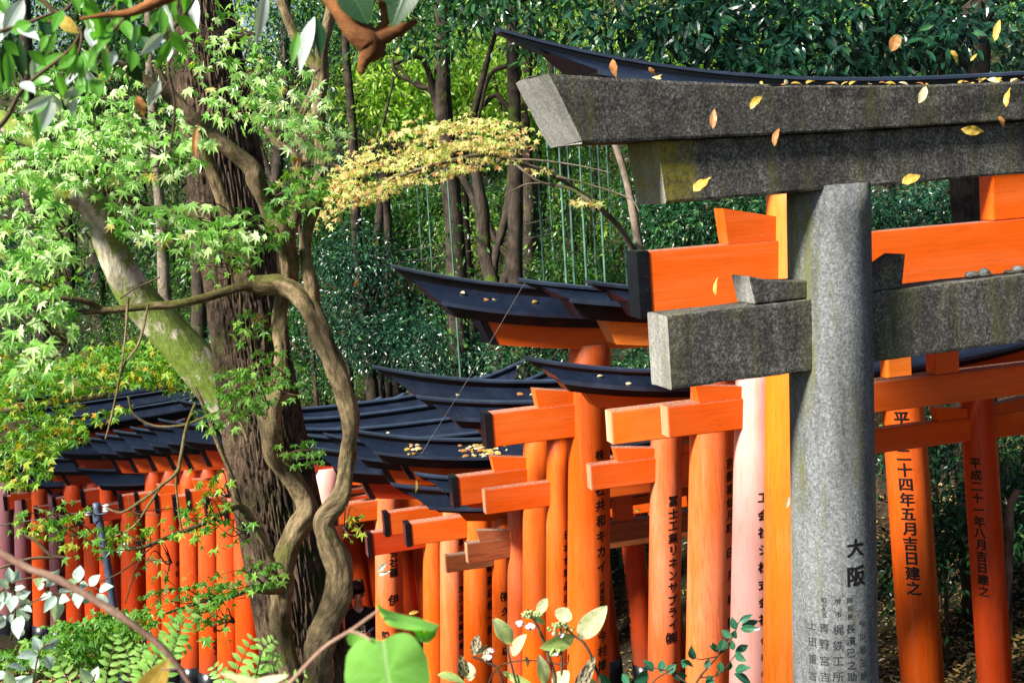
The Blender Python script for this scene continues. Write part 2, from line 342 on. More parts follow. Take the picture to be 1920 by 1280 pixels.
M['maple_leaf'] = leaf_mat('fresh_maple_leaf', [(0, (.10, .30, .03)), (.3, (.25, .54, .10)), (.6, (.48, .75, .26)), (.93, (.76, .90, .56)), (1, (.70, .54, .12))], .45, .28, .6, (1.1, 1.25, .7))
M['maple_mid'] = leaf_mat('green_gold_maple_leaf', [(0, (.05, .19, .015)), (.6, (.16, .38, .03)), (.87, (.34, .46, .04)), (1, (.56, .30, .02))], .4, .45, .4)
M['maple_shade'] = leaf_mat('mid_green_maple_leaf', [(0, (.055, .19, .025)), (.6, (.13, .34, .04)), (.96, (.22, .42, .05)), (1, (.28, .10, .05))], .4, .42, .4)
M['maple_gold'] = leaf_mat('golden_autumn_maple_leaf', [(0, (.34, .54, .10)), (.35, (.60, .66, .20)), (.7, (.80, .68, .30)), (.9, (.82, .50, .22)), (1, (.78, .34, .14))], .42, .45, .4, (1.15, 1.1, .65))
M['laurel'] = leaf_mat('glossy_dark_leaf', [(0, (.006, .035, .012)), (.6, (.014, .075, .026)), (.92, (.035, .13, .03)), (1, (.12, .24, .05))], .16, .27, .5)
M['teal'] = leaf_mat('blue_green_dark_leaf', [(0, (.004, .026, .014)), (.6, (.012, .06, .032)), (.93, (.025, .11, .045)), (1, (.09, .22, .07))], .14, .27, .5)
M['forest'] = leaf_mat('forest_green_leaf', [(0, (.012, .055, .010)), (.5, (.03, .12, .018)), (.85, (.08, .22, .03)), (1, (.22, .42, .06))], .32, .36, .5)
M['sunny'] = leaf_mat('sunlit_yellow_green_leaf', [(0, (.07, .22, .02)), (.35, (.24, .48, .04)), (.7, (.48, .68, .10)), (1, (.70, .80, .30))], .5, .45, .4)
M['fore_leaf'] = leaf_mat('glossy_foreground_leaf', [(0, (.05, .20, .02)), (.6, (.13, .36, .03)), (1, (.24, .48, .06))], .45, .3, .6)
M['fore_pale'] = leaf_mat('pale_backed_leaf', [(0, (.42, .52, .48)), (1, (.62, .70, .66))], .3, .3, .6)
M['fore_dark'] = leaf_mat('dark_green_foreground_leaf', [(0, (.015, .07, .02)), (1, (.04, .12, .03))], .2, .4, .5)
M['yellow_leaf'] = leaf_mat('yellow_fallen_leaf', [(0, (.62, .33, .03)), (.6, (.74, .46, .06)), (1, (.80, .60, .22))], .3, .45, .4, (1.1, 1, .7))
M['brown_leaf'] = leaf_mat('brown_dry_leaf', [(0, (.30, .12, .05)), (.6, (.46, .22, .11)), (1, (.55, .36, .20))], .25, .5, .3, (1.1, 1, .8))
M['litter'] = leaf_mat('leaf_litter', [(0, (.07, .04, .022)), (.35, (.22, .14, .06)), (.7, (.46, .31, .10)), (.92, (.66, .48, .13)), (1, (.42, .40, .40))], .1, .5, .4, (1, 1, 1))
def build_ground_mat():
    m, n, out = mat('forest_soil'); tc = nd(n, 'ShaderNodeTexCoord').outputs['Object']
    a = noise_n(n, 9, 7, .7, tc); b = noise_n(n, .35, 4, .6, tc)
    col = ramp(n, [(.3, (.012, .009, .006)), (.52, (.045, .032, .02)), (.72, (.12, .085, .045))], a.outputs[0]).outputs[0]
    col = mixc(n, mathn(n, 'MULTIPLY', ramp(n, [(.45, 0.0), (.6, 1.0)], b.outputs[0]).outputs[0], .6), col, (.02, .035, .012))
    principled(n, out, col, .95, .1, a.outputs[0], .8, .03); return m
M['soil'] = build_ground_mat()
M['path'] = plain('worn_stone_path', (.11, .10, .09), .9, .2, .5, 30)

# ------------------------------------------------------------------ setting: hillside, path
def grid_ground():
    ys = np.concatenate([np.linspace(-12, 4, 40), np.linspace(4.2, 26, 190), np.linspace(26.6, 75, 60)]); xs = np.concatenate([np.linspace(-60, -14, 36), np.linspace(-13.7, 14, 190), np.linspace(14.8, 60, 40)])
    X, Y = np.meshgrid(xs, ys); Z = ground(X, Y); nx, ny = len(xs), len(ys)
    v = np.stack([X, Y, Z], -1).reshape(-1, 3); i = np.arange(ny - 1)[:, None] * nx + np.arange(nx - 1)[None, :]
    f = np.stack([i, i + 1, i + nx + 1, i + nx], -1).reshape(-1, 4)
    return mesh_np('ground', v, f.ravel(), np.full(len(f), 4), smooth=True)
tag(link('ground', grid_ground(), M['soil']), kind='structure')
mb = MB(); pp = []
for y in np.linspace(4, 27, 70):
    xc = np.interp(y, py_, pxl) + 1.15; zb = np.interp(y, py_, pz_) + .012
    pp += [(xc - .95, y, zb), (xc + .95, y, zb)]
mb.add(pp, [(2 * i, 2 * i + 1, 2 * i + 3, 2 * i + 2) for i in range(69)])
tag(mb.build('path', M['path']), kind='structure')

# ------------------------------------------------------------------ text set on round pillars
_gl = {}
def glyph(ch):
    if ch not in _gl:
        cu = bpy.data.curves.new('glyph', 'FONT'); cu.body = ch; cu.size = 1; cu.resolution_u = 3; cu.align_x = 'CENTER'; cu.offset = .006
        o = bpy.data.objects.new('glyph', cu); COL.objects.link(o); bpy.context.view_layer.update()
        me = o.evaluated_get(bpy.context.evaluated_depsgraph_get()).to_mesh()
        bm = bmesh.new(); bm.from_mesh(me)
        if bm.edges: bmesh.ops.subdivide_edges(bm, edges=[e for e in bm.edges if e.calc_length() > .25], cuts=1)
        if bm.faces: bmesh.ops.triangulate(bm, faces=bm.faces[:])
        bm.verts.index_update(); v = np.array([q.co[:] for q in bm.verts]) if bm.verts else np.zeros((0, 3)); f = [[q.index for q in t.verts] for t in bm.faces]; bm.free()
        o.evaluated_get(bpy.context.evaluated_depsgraph_get()).to_mesh_clear(); bpy.data.objects.remove(o); bpy.data.curves.remove(cu)
        if len(v):
            lo, hi = v.min(0), v.max(0); v = v - np.array([(lo[0] + hi[0]) / 2, (lo[1] + hi[1]) / 2, 0])
        _gl[ch] = (v, f)
    return _gl[ch]
def column(root, pillar, axis, chars, name, m, lift=.0025, bold=True):
    """chars: (char, px, py, size px). axis(z_local) -> (x_local, radius) of the pillar."""
    mb = MB(); rz = root.rotation_euler.z; L = np.array(root.location); cb, sb = math.cos(rz), math.sin(rz)
    for ch, px, py, sp in chars:
        v, f = glyph(ch)
        if not len(v): continue
        # find z and angle so that the surface point is seen at (px,py)
        z = 1.5; ang = -math.pi / 2
        for _ in range(14):
            x0, r = axis(z); wx, wy = L[0] + cb * x0, L[1] + sb * x0
            cx, _c = proj((wx, wy, L[2] + z)); d = (np.array([wx, wy, L[2] + z]) - CAM) @ c_f
            to = math.atan2(CAM[1] - wy, CAM[0] - wx); q = max(-.96, min(.96, (px - cx) / (r * F / d)))
            wa = to + math.asin(q); z = z_at(wx + r * math.cos(wa), wy + r * math.sin(wa), py) - L[2]
        s = sp * 1.15 * d / F; V = []
        for p in v:
            zz = z + p[1] * s; x0, r = axis(zz); a = wa - rz + p[0] * s / r
            V.append((x0 + (r + lift) * math.cos(a), (r + lift) * math.sin(a), zz))
        mb.add(V, f)
        for q_, (ox, oy) in enumerate(((.026, 0), (-.026, 0), (0, .022), (0, -.022)) if bold else ()):
            V = []
            for p in v: zz = z + (p[1] + oy) * s; x0, r = axis(zz); an = wa - rz + (p[0] + ox) * s / r; rl = r + lift - .0001 * (q_ + 1); V.append((x0 + rl * math.cos(an), rl * math.sin(an), zz))
            mb.add(V, f)
    if mb.v: return mb.build(name, m, pillar)
def vert(txt, x0, y0, x1, y1, sz):
    n = len(txt); return [(c, x0 + (x1 - x0) * i / max(1, n - 1), y0 + (y1 - y0) * i / max(1, n - 1), sz) for i, c in enumerate(txt) if c != ' ']

# ------------------------------------------------------------------ torii gates
def pillar_mesh(mb, xb, xt, rb, rt, z0, z1, sides=36, rings=14):
    v = []; f = []; uv = []
    for i in range(rings + 1):
        t = i / rings; x = xb + (xt - xb) * t; r = rb + (rt - rb) * t; z = z0 + (z1 - z0) * t
        for k in range(sides): a = 2 * math.pi * k / sides; v.append((x + r * math.cos(a), r * math.sin(a), z)); uv.append((a * r, z))
    for i in range(rings):
        for k in range(sides): j = (k + 1) % sides; f.append((i * sides + k, i * sides + j, (i + 1) * sides + j, (i + 1) * sides + k))
    f.append(tuple(range(sides - 1, -1, -1))); f.append(tuple(rings * sides + k for k in range(sides))); mb.add(v, f, uv)
def sweep(mb, prof, half, sori, n=28, mi=0, power=2.6):
    """prof: closed (y, z, half_length) outline swept along x and curved up at the ends."""
    k = len(prof); v = []; f = []
    for i in range(n + 1):
        t = -1 + 2 * i / n
        for (y, z, L) in prof:
            x = t * L; v.append((x, y, z + sori * (abs(x) / half) ** power))
    for i in range(n):
        for j in range(k): q = (j + 1) % k; f.append((i * k + j, (i + 1) * k + j, (i + 1) * k + q, i * k + q))
    f.append(tuple(range(k))); f.append(tuple(n * k + j for j in range(k - 1, -1, -1))); mb.add(v, f, mi=mi)
def edge_wear(o, seg=2, w=.004):
    b = o.modifiers.new('bevel', 'BEVEL'); b.width = w; b.segments = seg; b.limit_method = 'ANGLE'; b.angle_limit = .7; return o
def wedge(mb, x0, x1, z0, h0, h1, hy, slant=.0):
    v = [(x0 + slant, -hy, z0), (x1, -hy, z0), (x1, -hy, z0 + h1), (x0, -hy, z0 + h0), (x0 + slant, hy, z0), (x1, hy, z0), (x1, hy, z0 + h1), (x0, hy, z0 + h0)]
    mb.add(v, [(0, 1, 2, 3), (7, 6, 5, 4), (4, 5, 1, 0), (1, 5, 6, 2), (2, 6, 7, 3), (3, 7, 4, 0)])
GROUP = 'vermilion torii gates lining the path'
GATES = {}
def gate(key, label, px, D, w, nt, nb, xn, sb, fb, pe, rg, xs, tip, Wd=2.35, phi=14, batter=4.2, cap=True, pm='orange', bm='orange', nm=None, wl=False, wi=False, gaku=True, blackend=None, bands=True, rp=None, rw=None, br=2.2):
    phi_ = math.radians(phi); b = np.array([math.cos(phi_), math.sin(phi_), 0]); P = at(px, (nt + nb) / 2, D)
    ctr = P + b * Wd / 2; g0 = min(gz(P[0], P[1]), gz(*(P + b * Wd)[:2])); r = w * (1.07 if px > 640 else 1.28) * D / F / 2
    Z = lambda y: z_at(P[0], P[1], y) - g0
    zt, zb, zs, zf, zp, zr = Z(nt), Z(nb), Z(sb), Z(fb), Z(pe), Z(rg)
    root = empty('torii_gate', (ctr[0], ctr[1], g0), phi_, label, 'torii gate', GROUP)
    xl = lambda x, z: s_at((P[0], P[1], g0 + z), b, x) - Wd / 2
    Ln = max(Wd / 2 + .05, -xl(xn, (zt + zb) / 2)); Lr = -xl(tip[0], zr)
    vt = P + b * (-Lr + Wd / 2); zt_tip = z_at(vt[0], vt[1], tip[1]) - g0; u = (Wd / 2 / Lr) ** 2.6
    so = max(.02, (zt_tip - zr) / (1 - u)); base = -so * u
    Ls = max(Wd / 2 + .08, -xl(xs, zs)); dl = max(.1, Lr - Ls)
    hb2 = [math.tan(math.radians(batter)), math.tan(math.radians(br))]; zn = (zt + zb) / 2; mp, mbm = M[pm], M[bm + '_beam']
    hy = r * .46
    tops = zs + .03
    # pillars
    ps = []
    for sgn in (-1, 1):
        hb = hb2[0 if sgn < 0 else 1]; m_ = MB(); zl = -.35; xb = sgn * (Wd / 2 + hb * (zn - zl)); xt = sgn * (Wd / 2 - hb * (tops - zn)); rr = r if sgn < 0 else (rw or r)
        pillar_mesh(m_, xb, xt, rr * 1.04, rr * .95, zl, tops); p = m_.build('pillar', mp if sgn < 0 else M[rp or 'deep_shade'], root, True); edge_wear(p, 1, .003); ps.append(p)
        if bands:
            m_ = MB(); zz = .42; pillar_mesh(m_, xb, sgn * (Wd / 2 + hb * (zn - zz)), rr * 1.13, rr * 1.10, zl, zz, 28, 4); m_.build('base_band', M['black'], p, True)
    # tie beam (nuki), its end caps and wedges
    m_ = MB(); cw = max(.045, (zt - zb) * .17); m_.box(-Ln, Ln, -hy, hy, zb, zt, .006); nk = m_.build('tie_beam', M[(nm or bm) + '_beam'], root)
    for sgn in (-1, 1):
        m_ = MB(); e = .007
        if cap: m_.box(min(sgn * Ln, sgn * (Ln - cw)) - (e if sgn < 0 else 0), max(sgn * Ln, sgn * (Ln - cw)) + (e if sgn > 0 else 0), -hy - e, hy + e, zb - e, zt + e, .003); m_.build('end_cap', M['black'], nk)
        else: m_.box(sgn * Ln - .004, sgn * Ln + .004, -hy + .004, hy - .004, zb + .004, zt - .004); m_.build('end_cap', M['endgrain'], nk)
    hw = (zt - zb) * .56
    for sgn in (-1, 1):
        xi = sgn * (Wd / 2)
        if wl: m_ = MB(); wedge(m_, xi + sgn * (r + .26), xi + sgn * r * .6, zt + .002, hw, hw * .62, hy * .8, -sgn * .02); m_.build('wedge', M[(nm or bm) + '_beam'], root)
        if wi: m_ = MB(); wedge(m_, xi - sgn * (r + .26), xi - sgn * r * .6, zt + .002, hw, hw * .62, hy * .8, sgn * .02); m_.build('wedge', M[(nm or bm) + '_beam'], root)
    # lower lintel (shimaki)
    ds = r * .72; m_ = MB(); o = base
    sweep(m_, [(-ds, zs + o, Ls - .05), (ds, zs + o, Ls - .05), (ds, zf + o, Ls + .02), (-ds, zf + o, Ls + .02)], Lr, so)
    lo = m_.build('lower_lintel', mbm, root)
    if cap if blackend is None else blackend:
        m_ = MB(); e = .006; k = .05
        for sgn in (-1, 1):
            a, c = Ls - .05 - k, Ls + .02 - k; zz = lambda x, z: z + o + so * (x / Lr) ** 2.6
            pr = []
            for yy, zq, xx in ((-ds - e, zs - e, a), (ds + e, zs - e, a), (ds + e, zf - .002, c), (-ds - e, zf - .002, c)): pr.append((yy, zq, xx))
            v = [(sgn * xx, yy, zz(xx, zq)) for yy, zq, xx in pr] + [(sgn * (xx + k + e), yy, zz(xx + k, zq)) for yy, zq, xx in pr]
            m_.add(v, [(0, 1, 2, 3), (7, 6, 5, 4), (0, 4, 5, 1), (1, 5, 6, 2), (2, 6, 7, 3), (3, 7, 4, 0)])
        m_.build('end_cap', M['black'], lo)
    # black top lintel (kasagi): fascia beam, sloping roof panels, ridge board
    df = r * .92; dp = df + .07; Lf = Ls + .33 * dl; zm = zr - .42 * (zr - zp); rb = .035
    m_ = MB(); sweep(m_, [(-df, zf + o, Lf), (df, zf + o, Lf), (df, zp - .012 + o, Ls + .45 * dl), (-df, zp - .012 + o, Ls + .45 * dl)], Lr, so); kg = m_.build('top_lintel', M['black'], root)
    m_ = MB(); lp, lm = Ls + .5 * dl, Ls + .78 * dl
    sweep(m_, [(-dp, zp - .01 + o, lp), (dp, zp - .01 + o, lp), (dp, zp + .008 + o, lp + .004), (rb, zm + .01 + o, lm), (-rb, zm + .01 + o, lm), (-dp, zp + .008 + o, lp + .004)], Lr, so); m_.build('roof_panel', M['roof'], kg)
    m_ = MB(); sweep(m_, [(-rb, zm - .01 + o, Ls + .80 * dl), (rb, zm - .01 + o, Ls + .80 * dl), (rb, zr - .018 + o, Lr - .01), (-rb, zr - .018 + o, Lr - .01)], Lr, so); m_.build('ridge_board', M['ridge'], kg)
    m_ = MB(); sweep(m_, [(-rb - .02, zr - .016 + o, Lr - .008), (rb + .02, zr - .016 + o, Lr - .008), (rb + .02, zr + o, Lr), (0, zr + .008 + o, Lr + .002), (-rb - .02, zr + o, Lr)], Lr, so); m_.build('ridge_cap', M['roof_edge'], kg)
    m_ = MB(); sweep(m_, [(-dp - .014, zp - .014 + o, lp), (-dp - .001, zp - .014 + o, lp), (-dp - .001, zp + .013 + o, lp + .004), (-dp - .014, zp + .013 + o, lp + .004)], Lr, so); m_.build('edge_highlight_strip', M['roof_edge'], kg)  # added lip along the panel edge, carrying the painted edge highlight
    if gaku:
        m_ = MB(); gw = .15 if key == 'G1' else .085; m_.box(-gw, gw, -hy * .85, hy * .85, zt + .002, zs - .002, .005); m_.build('centre_strut', mbm, root)
    ax = lambda z, sgn: (sgn * (Wd / 2 + hb2[0 if sgn < 0 else 1] * (zn - z)), ((r if sgn < 0 else (rw or r)) * (1.04 - .09 * (z + .35) / (tops + .35))))
    GATES[key] = dict(root=root, p=ps, ax=ax, W=Wd, zt=zt, zs=zs, Lr=Lr, hy=hy, nk=nk, kg=kg, dp=dp, zp=zp, zm=zm, so=so, base=base, rb=rb)
    return root
def write(key, side, chars):
    g = GATES[key]; s = -1 if side == 'l' else 1
    return column(g['root'], g['p'][0 if s < 0 else 1], lambda z: g['ax'](z, s), chars, 'inscription', M['ink'])

gate('G1', 'tall vermilion torii directly behind the stone gate, its high black roof above it', 1494, 6.9, 112, 446, 563, 1190, 300, 240, 190, 145, 1262, (940, 55), 2.62, 13, 3.2, pm='amber', wl=True, wi=False)
gate('G2c', 'vermilion torii on a sun-bleached pink pillar just left of the stone pillar', 1418, 7.6, 78, 740, 797, 1247, 645, 602, 576, 547, 1232, (1105, 527), 2.48, 13, 4.2, False, 'pink', wl=True, wi=True, rp='orange')
gate('G2b', 'vermilion torii with a pale-ended streaked crossbeam and a thick pale orange pillar, no wedge', 1335, 8.2, 80, 747, 807, 1143, 645, 603, 570, 545, 1135, (977, 523), 2.62, 13, 4.2, False, 'faded', 'amber', nm='amber')
gate('G3b', 'low vermilion torii with a shiny dark roof and a slim fully lettered pinkish pillar', 1249, 8.8, 58, 852, 898, 1105, 765, 741, 723, 693, 1099, (987, 669), 2.42, 13, 4.2, False, 'faded', 'orange', wl=True, wi=True, rp='deep_shade', rw=.125)
gate('G2', 'vermilion torii on a broad bright pillar, black-capped beam and wedge, long upswept black roof', 1105, 9.6, 76, 751, 812, 908, 651, 611, 589, 540, 905, (740, 497), 2.62, 14, 4.2, True, 'orange', 'orange', wl=True, rp='orange', rw=.172)
gate('G3s', 'small vermilion torii with a pale-ended beam low in front of a black-capped one', 1048, 10.1, 46, 898, 943, 908, 822, 799, 780, 750, 900, (783, 742), 2.05, 14, 4.2, False, 'orange', 'orange')
gate('G3', 'vermilion torii under the second long upswept black roof, black-capped beam topped by a wedge', 1010, 10.6, 58, 872, 925, 847, 800, 768, 750, 713, 850, (703, 685), 2.3, 14, 4.2, True, 'orange', 'orange', wl=True)
gate('Sa', 'small torii with a bare brown timber crossbeam topped by a small wedge', 972, 10.9, 40, 1003, 1040, 875, 948, 930, 915, 896, 867, (780, 886), 1.9, 14, 4.2, False, 'faded', 'orange', nm='wood', wl=True, bands=True)
gate('Sb', 'small torii with a dark bare timber crossbeam just behind the lighter brown one', 941, 11.5, 36, 1025, 1056, 835, 972, 956, 946, 915, 862, (736, 906), 1.9, 14, 4.2, False, 'orange', 'orange', nm='wood')
gate('G4', 'vermilion torii with dead leaves heaped on its black roof, its beam capped in black', 898, 12.0, 56, 961, 1001, 760, 895, 872, 851, 822, 757, (640, 800), 2.3, 14, 4.2, True, 'orange', 'orange')
gate('G5', 'vermilion torii whose black-capped beam end is the middle one of three stepped ends', 848, 12.8, 46, 942, 984, 720, 905, 880, 862, 835, 722, (612, 812), 2.2, 15, 4.2, True, 'faded', 'orange')
gate('G6', 'vermilion torii whose black-capped beam end is lowest and furthest left of three stepped ends', 815, 13.3, 44, 978, 1020, 688, 930, 902, 880, 850, 684, (575, 835), 2.2, 18, 4.2, True, 'orange', 'deep_shade')
gate('G7', 'vermilion torii on a pink-streaked lettered pillar right of the twisted maple stem', 728, 14.0, 50, 932, 968, 622, 905, 872, 850, 822, 630, (500, 800), 2.3, 14, 4.2, True, 'faded', 'orange')
gate('H1', 'vermilion torii with a pink pillar half hidden behind the twisted maple stem', 614, 14.6, 46, 935, 972, 520, 880, 852, 826, 803, 520, (420, 782), 2.3, 15, 4.2, True, 'pink', 'deep_shade')
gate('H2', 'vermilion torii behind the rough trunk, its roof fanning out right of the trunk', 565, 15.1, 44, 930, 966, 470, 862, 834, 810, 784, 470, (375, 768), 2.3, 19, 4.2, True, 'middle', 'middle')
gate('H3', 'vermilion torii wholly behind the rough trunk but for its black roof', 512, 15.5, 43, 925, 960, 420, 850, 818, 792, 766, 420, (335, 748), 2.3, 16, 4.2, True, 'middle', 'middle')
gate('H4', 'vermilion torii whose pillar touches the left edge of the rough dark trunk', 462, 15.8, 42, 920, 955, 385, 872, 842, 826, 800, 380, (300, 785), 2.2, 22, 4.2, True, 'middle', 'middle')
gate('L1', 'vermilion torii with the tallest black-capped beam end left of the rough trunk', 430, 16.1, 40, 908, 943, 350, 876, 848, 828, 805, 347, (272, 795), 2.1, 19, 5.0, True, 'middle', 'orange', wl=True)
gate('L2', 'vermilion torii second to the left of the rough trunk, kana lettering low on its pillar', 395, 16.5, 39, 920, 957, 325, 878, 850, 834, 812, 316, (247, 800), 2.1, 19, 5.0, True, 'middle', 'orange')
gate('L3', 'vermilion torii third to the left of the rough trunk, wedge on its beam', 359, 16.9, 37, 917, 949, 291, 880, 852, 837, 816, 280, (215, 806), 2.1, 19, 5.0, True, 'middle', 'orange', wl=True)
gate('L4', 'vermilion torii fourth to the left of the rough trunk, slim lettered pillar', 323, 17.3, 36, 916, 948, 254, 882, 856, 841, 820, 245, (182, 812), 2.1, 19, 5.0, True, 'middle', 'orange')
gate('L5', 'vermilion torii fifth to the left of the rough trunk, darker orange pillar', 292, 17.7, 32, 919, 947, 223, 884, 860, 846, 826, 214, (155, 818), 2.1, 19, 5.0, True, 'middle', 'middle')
gate('L6', 'low vermilion torii with small dark blue roof sunk below its neighbours, right of metal pole', 249, 18.1, 38, 938, 966, 168, 930, 914, 902, 880, 213, (148, 877), 1.9, 18, 5.0, True, 'deep_shade', 'deep_shade', gaku=False)
gate('L7', 'shaded vermilion torii behind the top of the metal pole', 205, 18.5, 33, 912, 941, 152, 880, 858, 845, 828, 140, (85, 822), 2.1, 20, 5.0, True, 'deep_shade', 'deep_shade')
gate('L8', 'low vermilion torii with a small dark blue roof just left of the metal pole', 176, 18.9, 32, 935, 960, 115, 905, 886, 876, 858, 120, (60, 856), 1.9, 19, 5.0, True, 'deep_shade', 'deep_shade')
gate('L9', 'vermilion torii with a bright thin pillar left of the metal pole', 142, 19.2, 34, 928, 957, 100, 898, 876, 862, 845, 85, (25, 842), 2.1, 20, 5.0, True, 'deep_shade', 'deep_shade')
gate('L10', 'low torii with a faded purple-pink pillar, nearer the metal pole than its twins', 107, 19.5, 26, 944, 968, 65, 925, 913, 905, 888, 90, (35, 886), 1.9, 19, 5.0, True, 'mauve', 'deep_shade')
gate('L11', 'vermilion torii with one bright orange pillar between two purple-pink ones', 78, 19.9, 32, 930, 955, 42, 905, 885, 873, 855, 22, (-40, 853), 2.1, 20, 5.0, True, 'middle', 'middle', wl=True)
gate('L12', 'torii with a slender purplish-brown pillar second from the left edge', 43, 20.3, 27, 925, 950, 8, 900, 880, 868, 850, -10, (-70, 848), 2.1, 20, 5.0, True, 'mauve', 'deep_shade')
gate('L13', 'torii with a purple pillar at the very left edge of the row', 13, 20.7, 29, 920, 945, -25, 896, 876, 862, 845, -40, (-100, 842), 2.1, 20, 5.0, True, 'mauve', 'deep_shade')
gate('T1', 'tall far torii under maple leaves, the lowest of three stacked far roofs', 150, 23.5, 32, 880, 905, 90, 832, 812, 797, 780, 100, (62, 788), 1.75, 30, 1.0, True, 'orange', 'deep_shade')
gate('T2', 'tall far torii whose dark blue roof shows as the middle of three stacked far roofs', 130, 25, 30, 860, 885, 70, 812, 792, 777, 760, 80, (38, 772), 1.8, 31, 1.0, True, 'orange', 'deep_shade')
gate('T3', 'furthest torii, its dark blue roof topmost above the leaf-covered far roofs', 105, 26.5, 28, 840, 865, 50, 792, 772, 757, 741, 55, (10, 755), 1.8, 32, 1.0, True, 'orange', 'deep_shade')

write('G2', 'l', [('株', 1124, 852, 17)] + vert('社共和キカイ', 1125, 918, 1127, 1062, 20) + vert('代表取締役', 1128, 1096, 1128, 1146, 11) + vert('今村博幸', 1128, 1192, 1128, 1274, 19))
write('G3b', 'l', vert('冨士工業リネンサプライ', 1262, 939, 1261, 1170, 18) + [('㈱', 1259, 1195, 21)] + vert('代表', 1263, 1246, 1263, 1262, 11))
write('G2b', 'l', vert('京都福仙月町', 1367, 868, 1367, 990, 18) + vert('臼月病院', 1367, 1035, 1368, 1165, 18))
write('G2c', 'l', vert('工会社シ株式会社', 1430, 932, 1431, 1160, 19) + vert('代表者', 1431, 1200, 1431, 1262, 13))
write('G3s', 'l', vert('日本食料品店', 1063, 1002, 1063, 1120, 15))
write('Sb', 'l', [('㈲', 948, 1117, 18), ('久', 948, 1145, 15), ('店', 948, 1219, 14)])
write('G4', 'l', vert('大崎商店様一同', 919, 1040, 920, 1180, 16))
write('G5', 'l', vert('本', 864, 1016, 864, 1016, 12) + vert('茂三上金蔵西澤', 864, 1104, 864, 1210, 11))
write('G7', 'l', vert('会社籠', 738, 1035, 738, 1072, 16) + [('伊', 737, 1124, 19), ('勢', 722, 1190, 14)])
write('G2', 'r', [('平', 1690, 785, 25)] + vert('二十四年五月吉日建之', 1694, 853, 1713, 1102, 24))
write('G3b', 'r', vert('平成二十一年八月吉日建之', 1829, 868, 1845, 1108, 18.5))
write('G6', 'r', vert('二十年六月吉日建之', 1155, 1045, 1167, 1178, 12))
write('L2', 'l', vert('株', 405, 1178, 405, 1178, 12) + vert('みのる', 405, 1201, 405, 1222, 12))
write('L4', 'l', vert('会社', 333, 1055, 333, 1075, 10)); write('L10', 'l', vert('神社', 112, 1078, 112, 1100, 10)); write('L3', 'l', vert('大社', 372, 1048, 373, 1070, 10))
write('H1', 'r', vert('記念', 694, 1050, 694, 1070, 13)) if False else None

# ------------------------------------------------------------------ grey stone torii
phi = math.radians(19); sbv = np.array([math.cos(phi), math.sin(phi), 0]); SP = at(1557, 620, 5.8); Wst = 2.9; sg = gz(SP[0], SP[1]); sc_ = SP + sbv * Wst / 2
stone = empty('stone_torii', (sc_[0], sc_[1], sg), phi, 'large weathered grey stone torii with inscribed round pillar, nearest of all the gates', 'torii gate')
SZ = lambda y: z_at(SP[0], SP[1], y) - sg; SX = lambda x, z: s_at((SP[0], SP[1], sg + z), sbv, x) - Wst / 2
z_k1, z_k0, z_s0, z_n1, z_n0 = SZ(168), SZ(250), SZ(355), SZ(552), SZ(682); rs = 80 * 5.8 / F
b3 = math.tan(math.radians(1.8)); znn = SZ(620)
sax = lambda z, s=-1: (s * (Wst / 2 + b3 * (znn - z)), rs * (1.05 - .10 * (z + .3) / (z_s0 + .3)))
spil = []
for s in (-1, 1):
    m_ = MB(); pillar_mesh(m_, sax(-.3, s)[0], sax(z_s0 + .02, s)[0], rs * 1.05, rs * .95, -.3, z_s0 + .02, 56, 30); spil.append(m_.build('pillar', M['stone_pale'], stone, True))
Lk1, Lk0, Lsh = -SX(1000, z_k1), -SX(1062, z_k0), -SX(1222, z_s0); uu = (Wst / 2 / Lk1) ** 2.4
def rise(L, y, zp):                      # end rise of an edge seen in row y at its left tip
    P_ = SP + sbv * (-L + Wst / 2); k = (L / Lk1) ** 2.4; return (z_at(P_[0], P_[1], y) - sg - zp) / (k - uu)
sso = rise(Lk1, 147, z_k1); so0 = rise(Lk0, 273, z_k0); so_s = rise(Lsh, 383, z_s0); sb0 = -sso * uu
dk1, dk0, dsh = .20, .185, .145
def sweep2(mb, prof, n=150):             # like sweep, but every edge has its own rise; worn faces and chipped corners
    cy, cz = sum(p[0] for p in prof) / len(prof), sum(p[1] for p in prof) / len(prof); pr = []; cn = []
    for i, p in enumerate(prof):
        q = prof[(i + 1) % len(prof)]
        for t in (0, .05, .28, .52, .76, .95): pr.append(tuple(p[j] * (1 - t) + q[j] * t for j in range(4))); cn.append(t == 0)
    prof = pr; k = len(prof); v = []; f = []
    for i in range(n + 1):
        t = -1 + 2 * i / n
        for (y, z, L, so), c_ in zip(prof, cn):
            q = Vector((t * L * 5, y * 9, z * 9)); j = .004 * mnoise.noise(q) + .003 * mnoise.noise(q * 3.1); s_ = 1 + j / .15
            if c_: s_ -= .018 + .22 * max(0, mnoise.noise(q * 1.9 + Vector((7, 3, 1))) - .30)
            v.append((t * L, cy + (y - cy) * s_, cz + (z - cz) * s_ + so * ((abs(t * L) / Lk1) ** 2.4 - uu)))
    for i in range(n):
        for j in range(k): q = (j + 1) % k; f.append((i * k + j, (i + 1) * k + j, (i + 1) * k + q, i * k + q))
    f.append(tuple(range(k))); f.append(tuple(n * k + j for j in range(k - 1, -1, -1))); mb.add(v, f)
m_ = MB(); sweep2(m_, [(-dk0, z_k0, Lk0, so0), (dk0, z_k0, Lk0, so0), (dk1, z_k1, Lk1, sso), (0, z_k1 + .006, Lk1 + .01, sso), (-dk1, z_k1, Lk1, sso)]); kas = m_.build('top_lintel', [M['stone_dark'], M['stone_end']], stone)
kas.data.polygons[-1].material_index = 1; kas.data.polygons[-2].material_index = 1
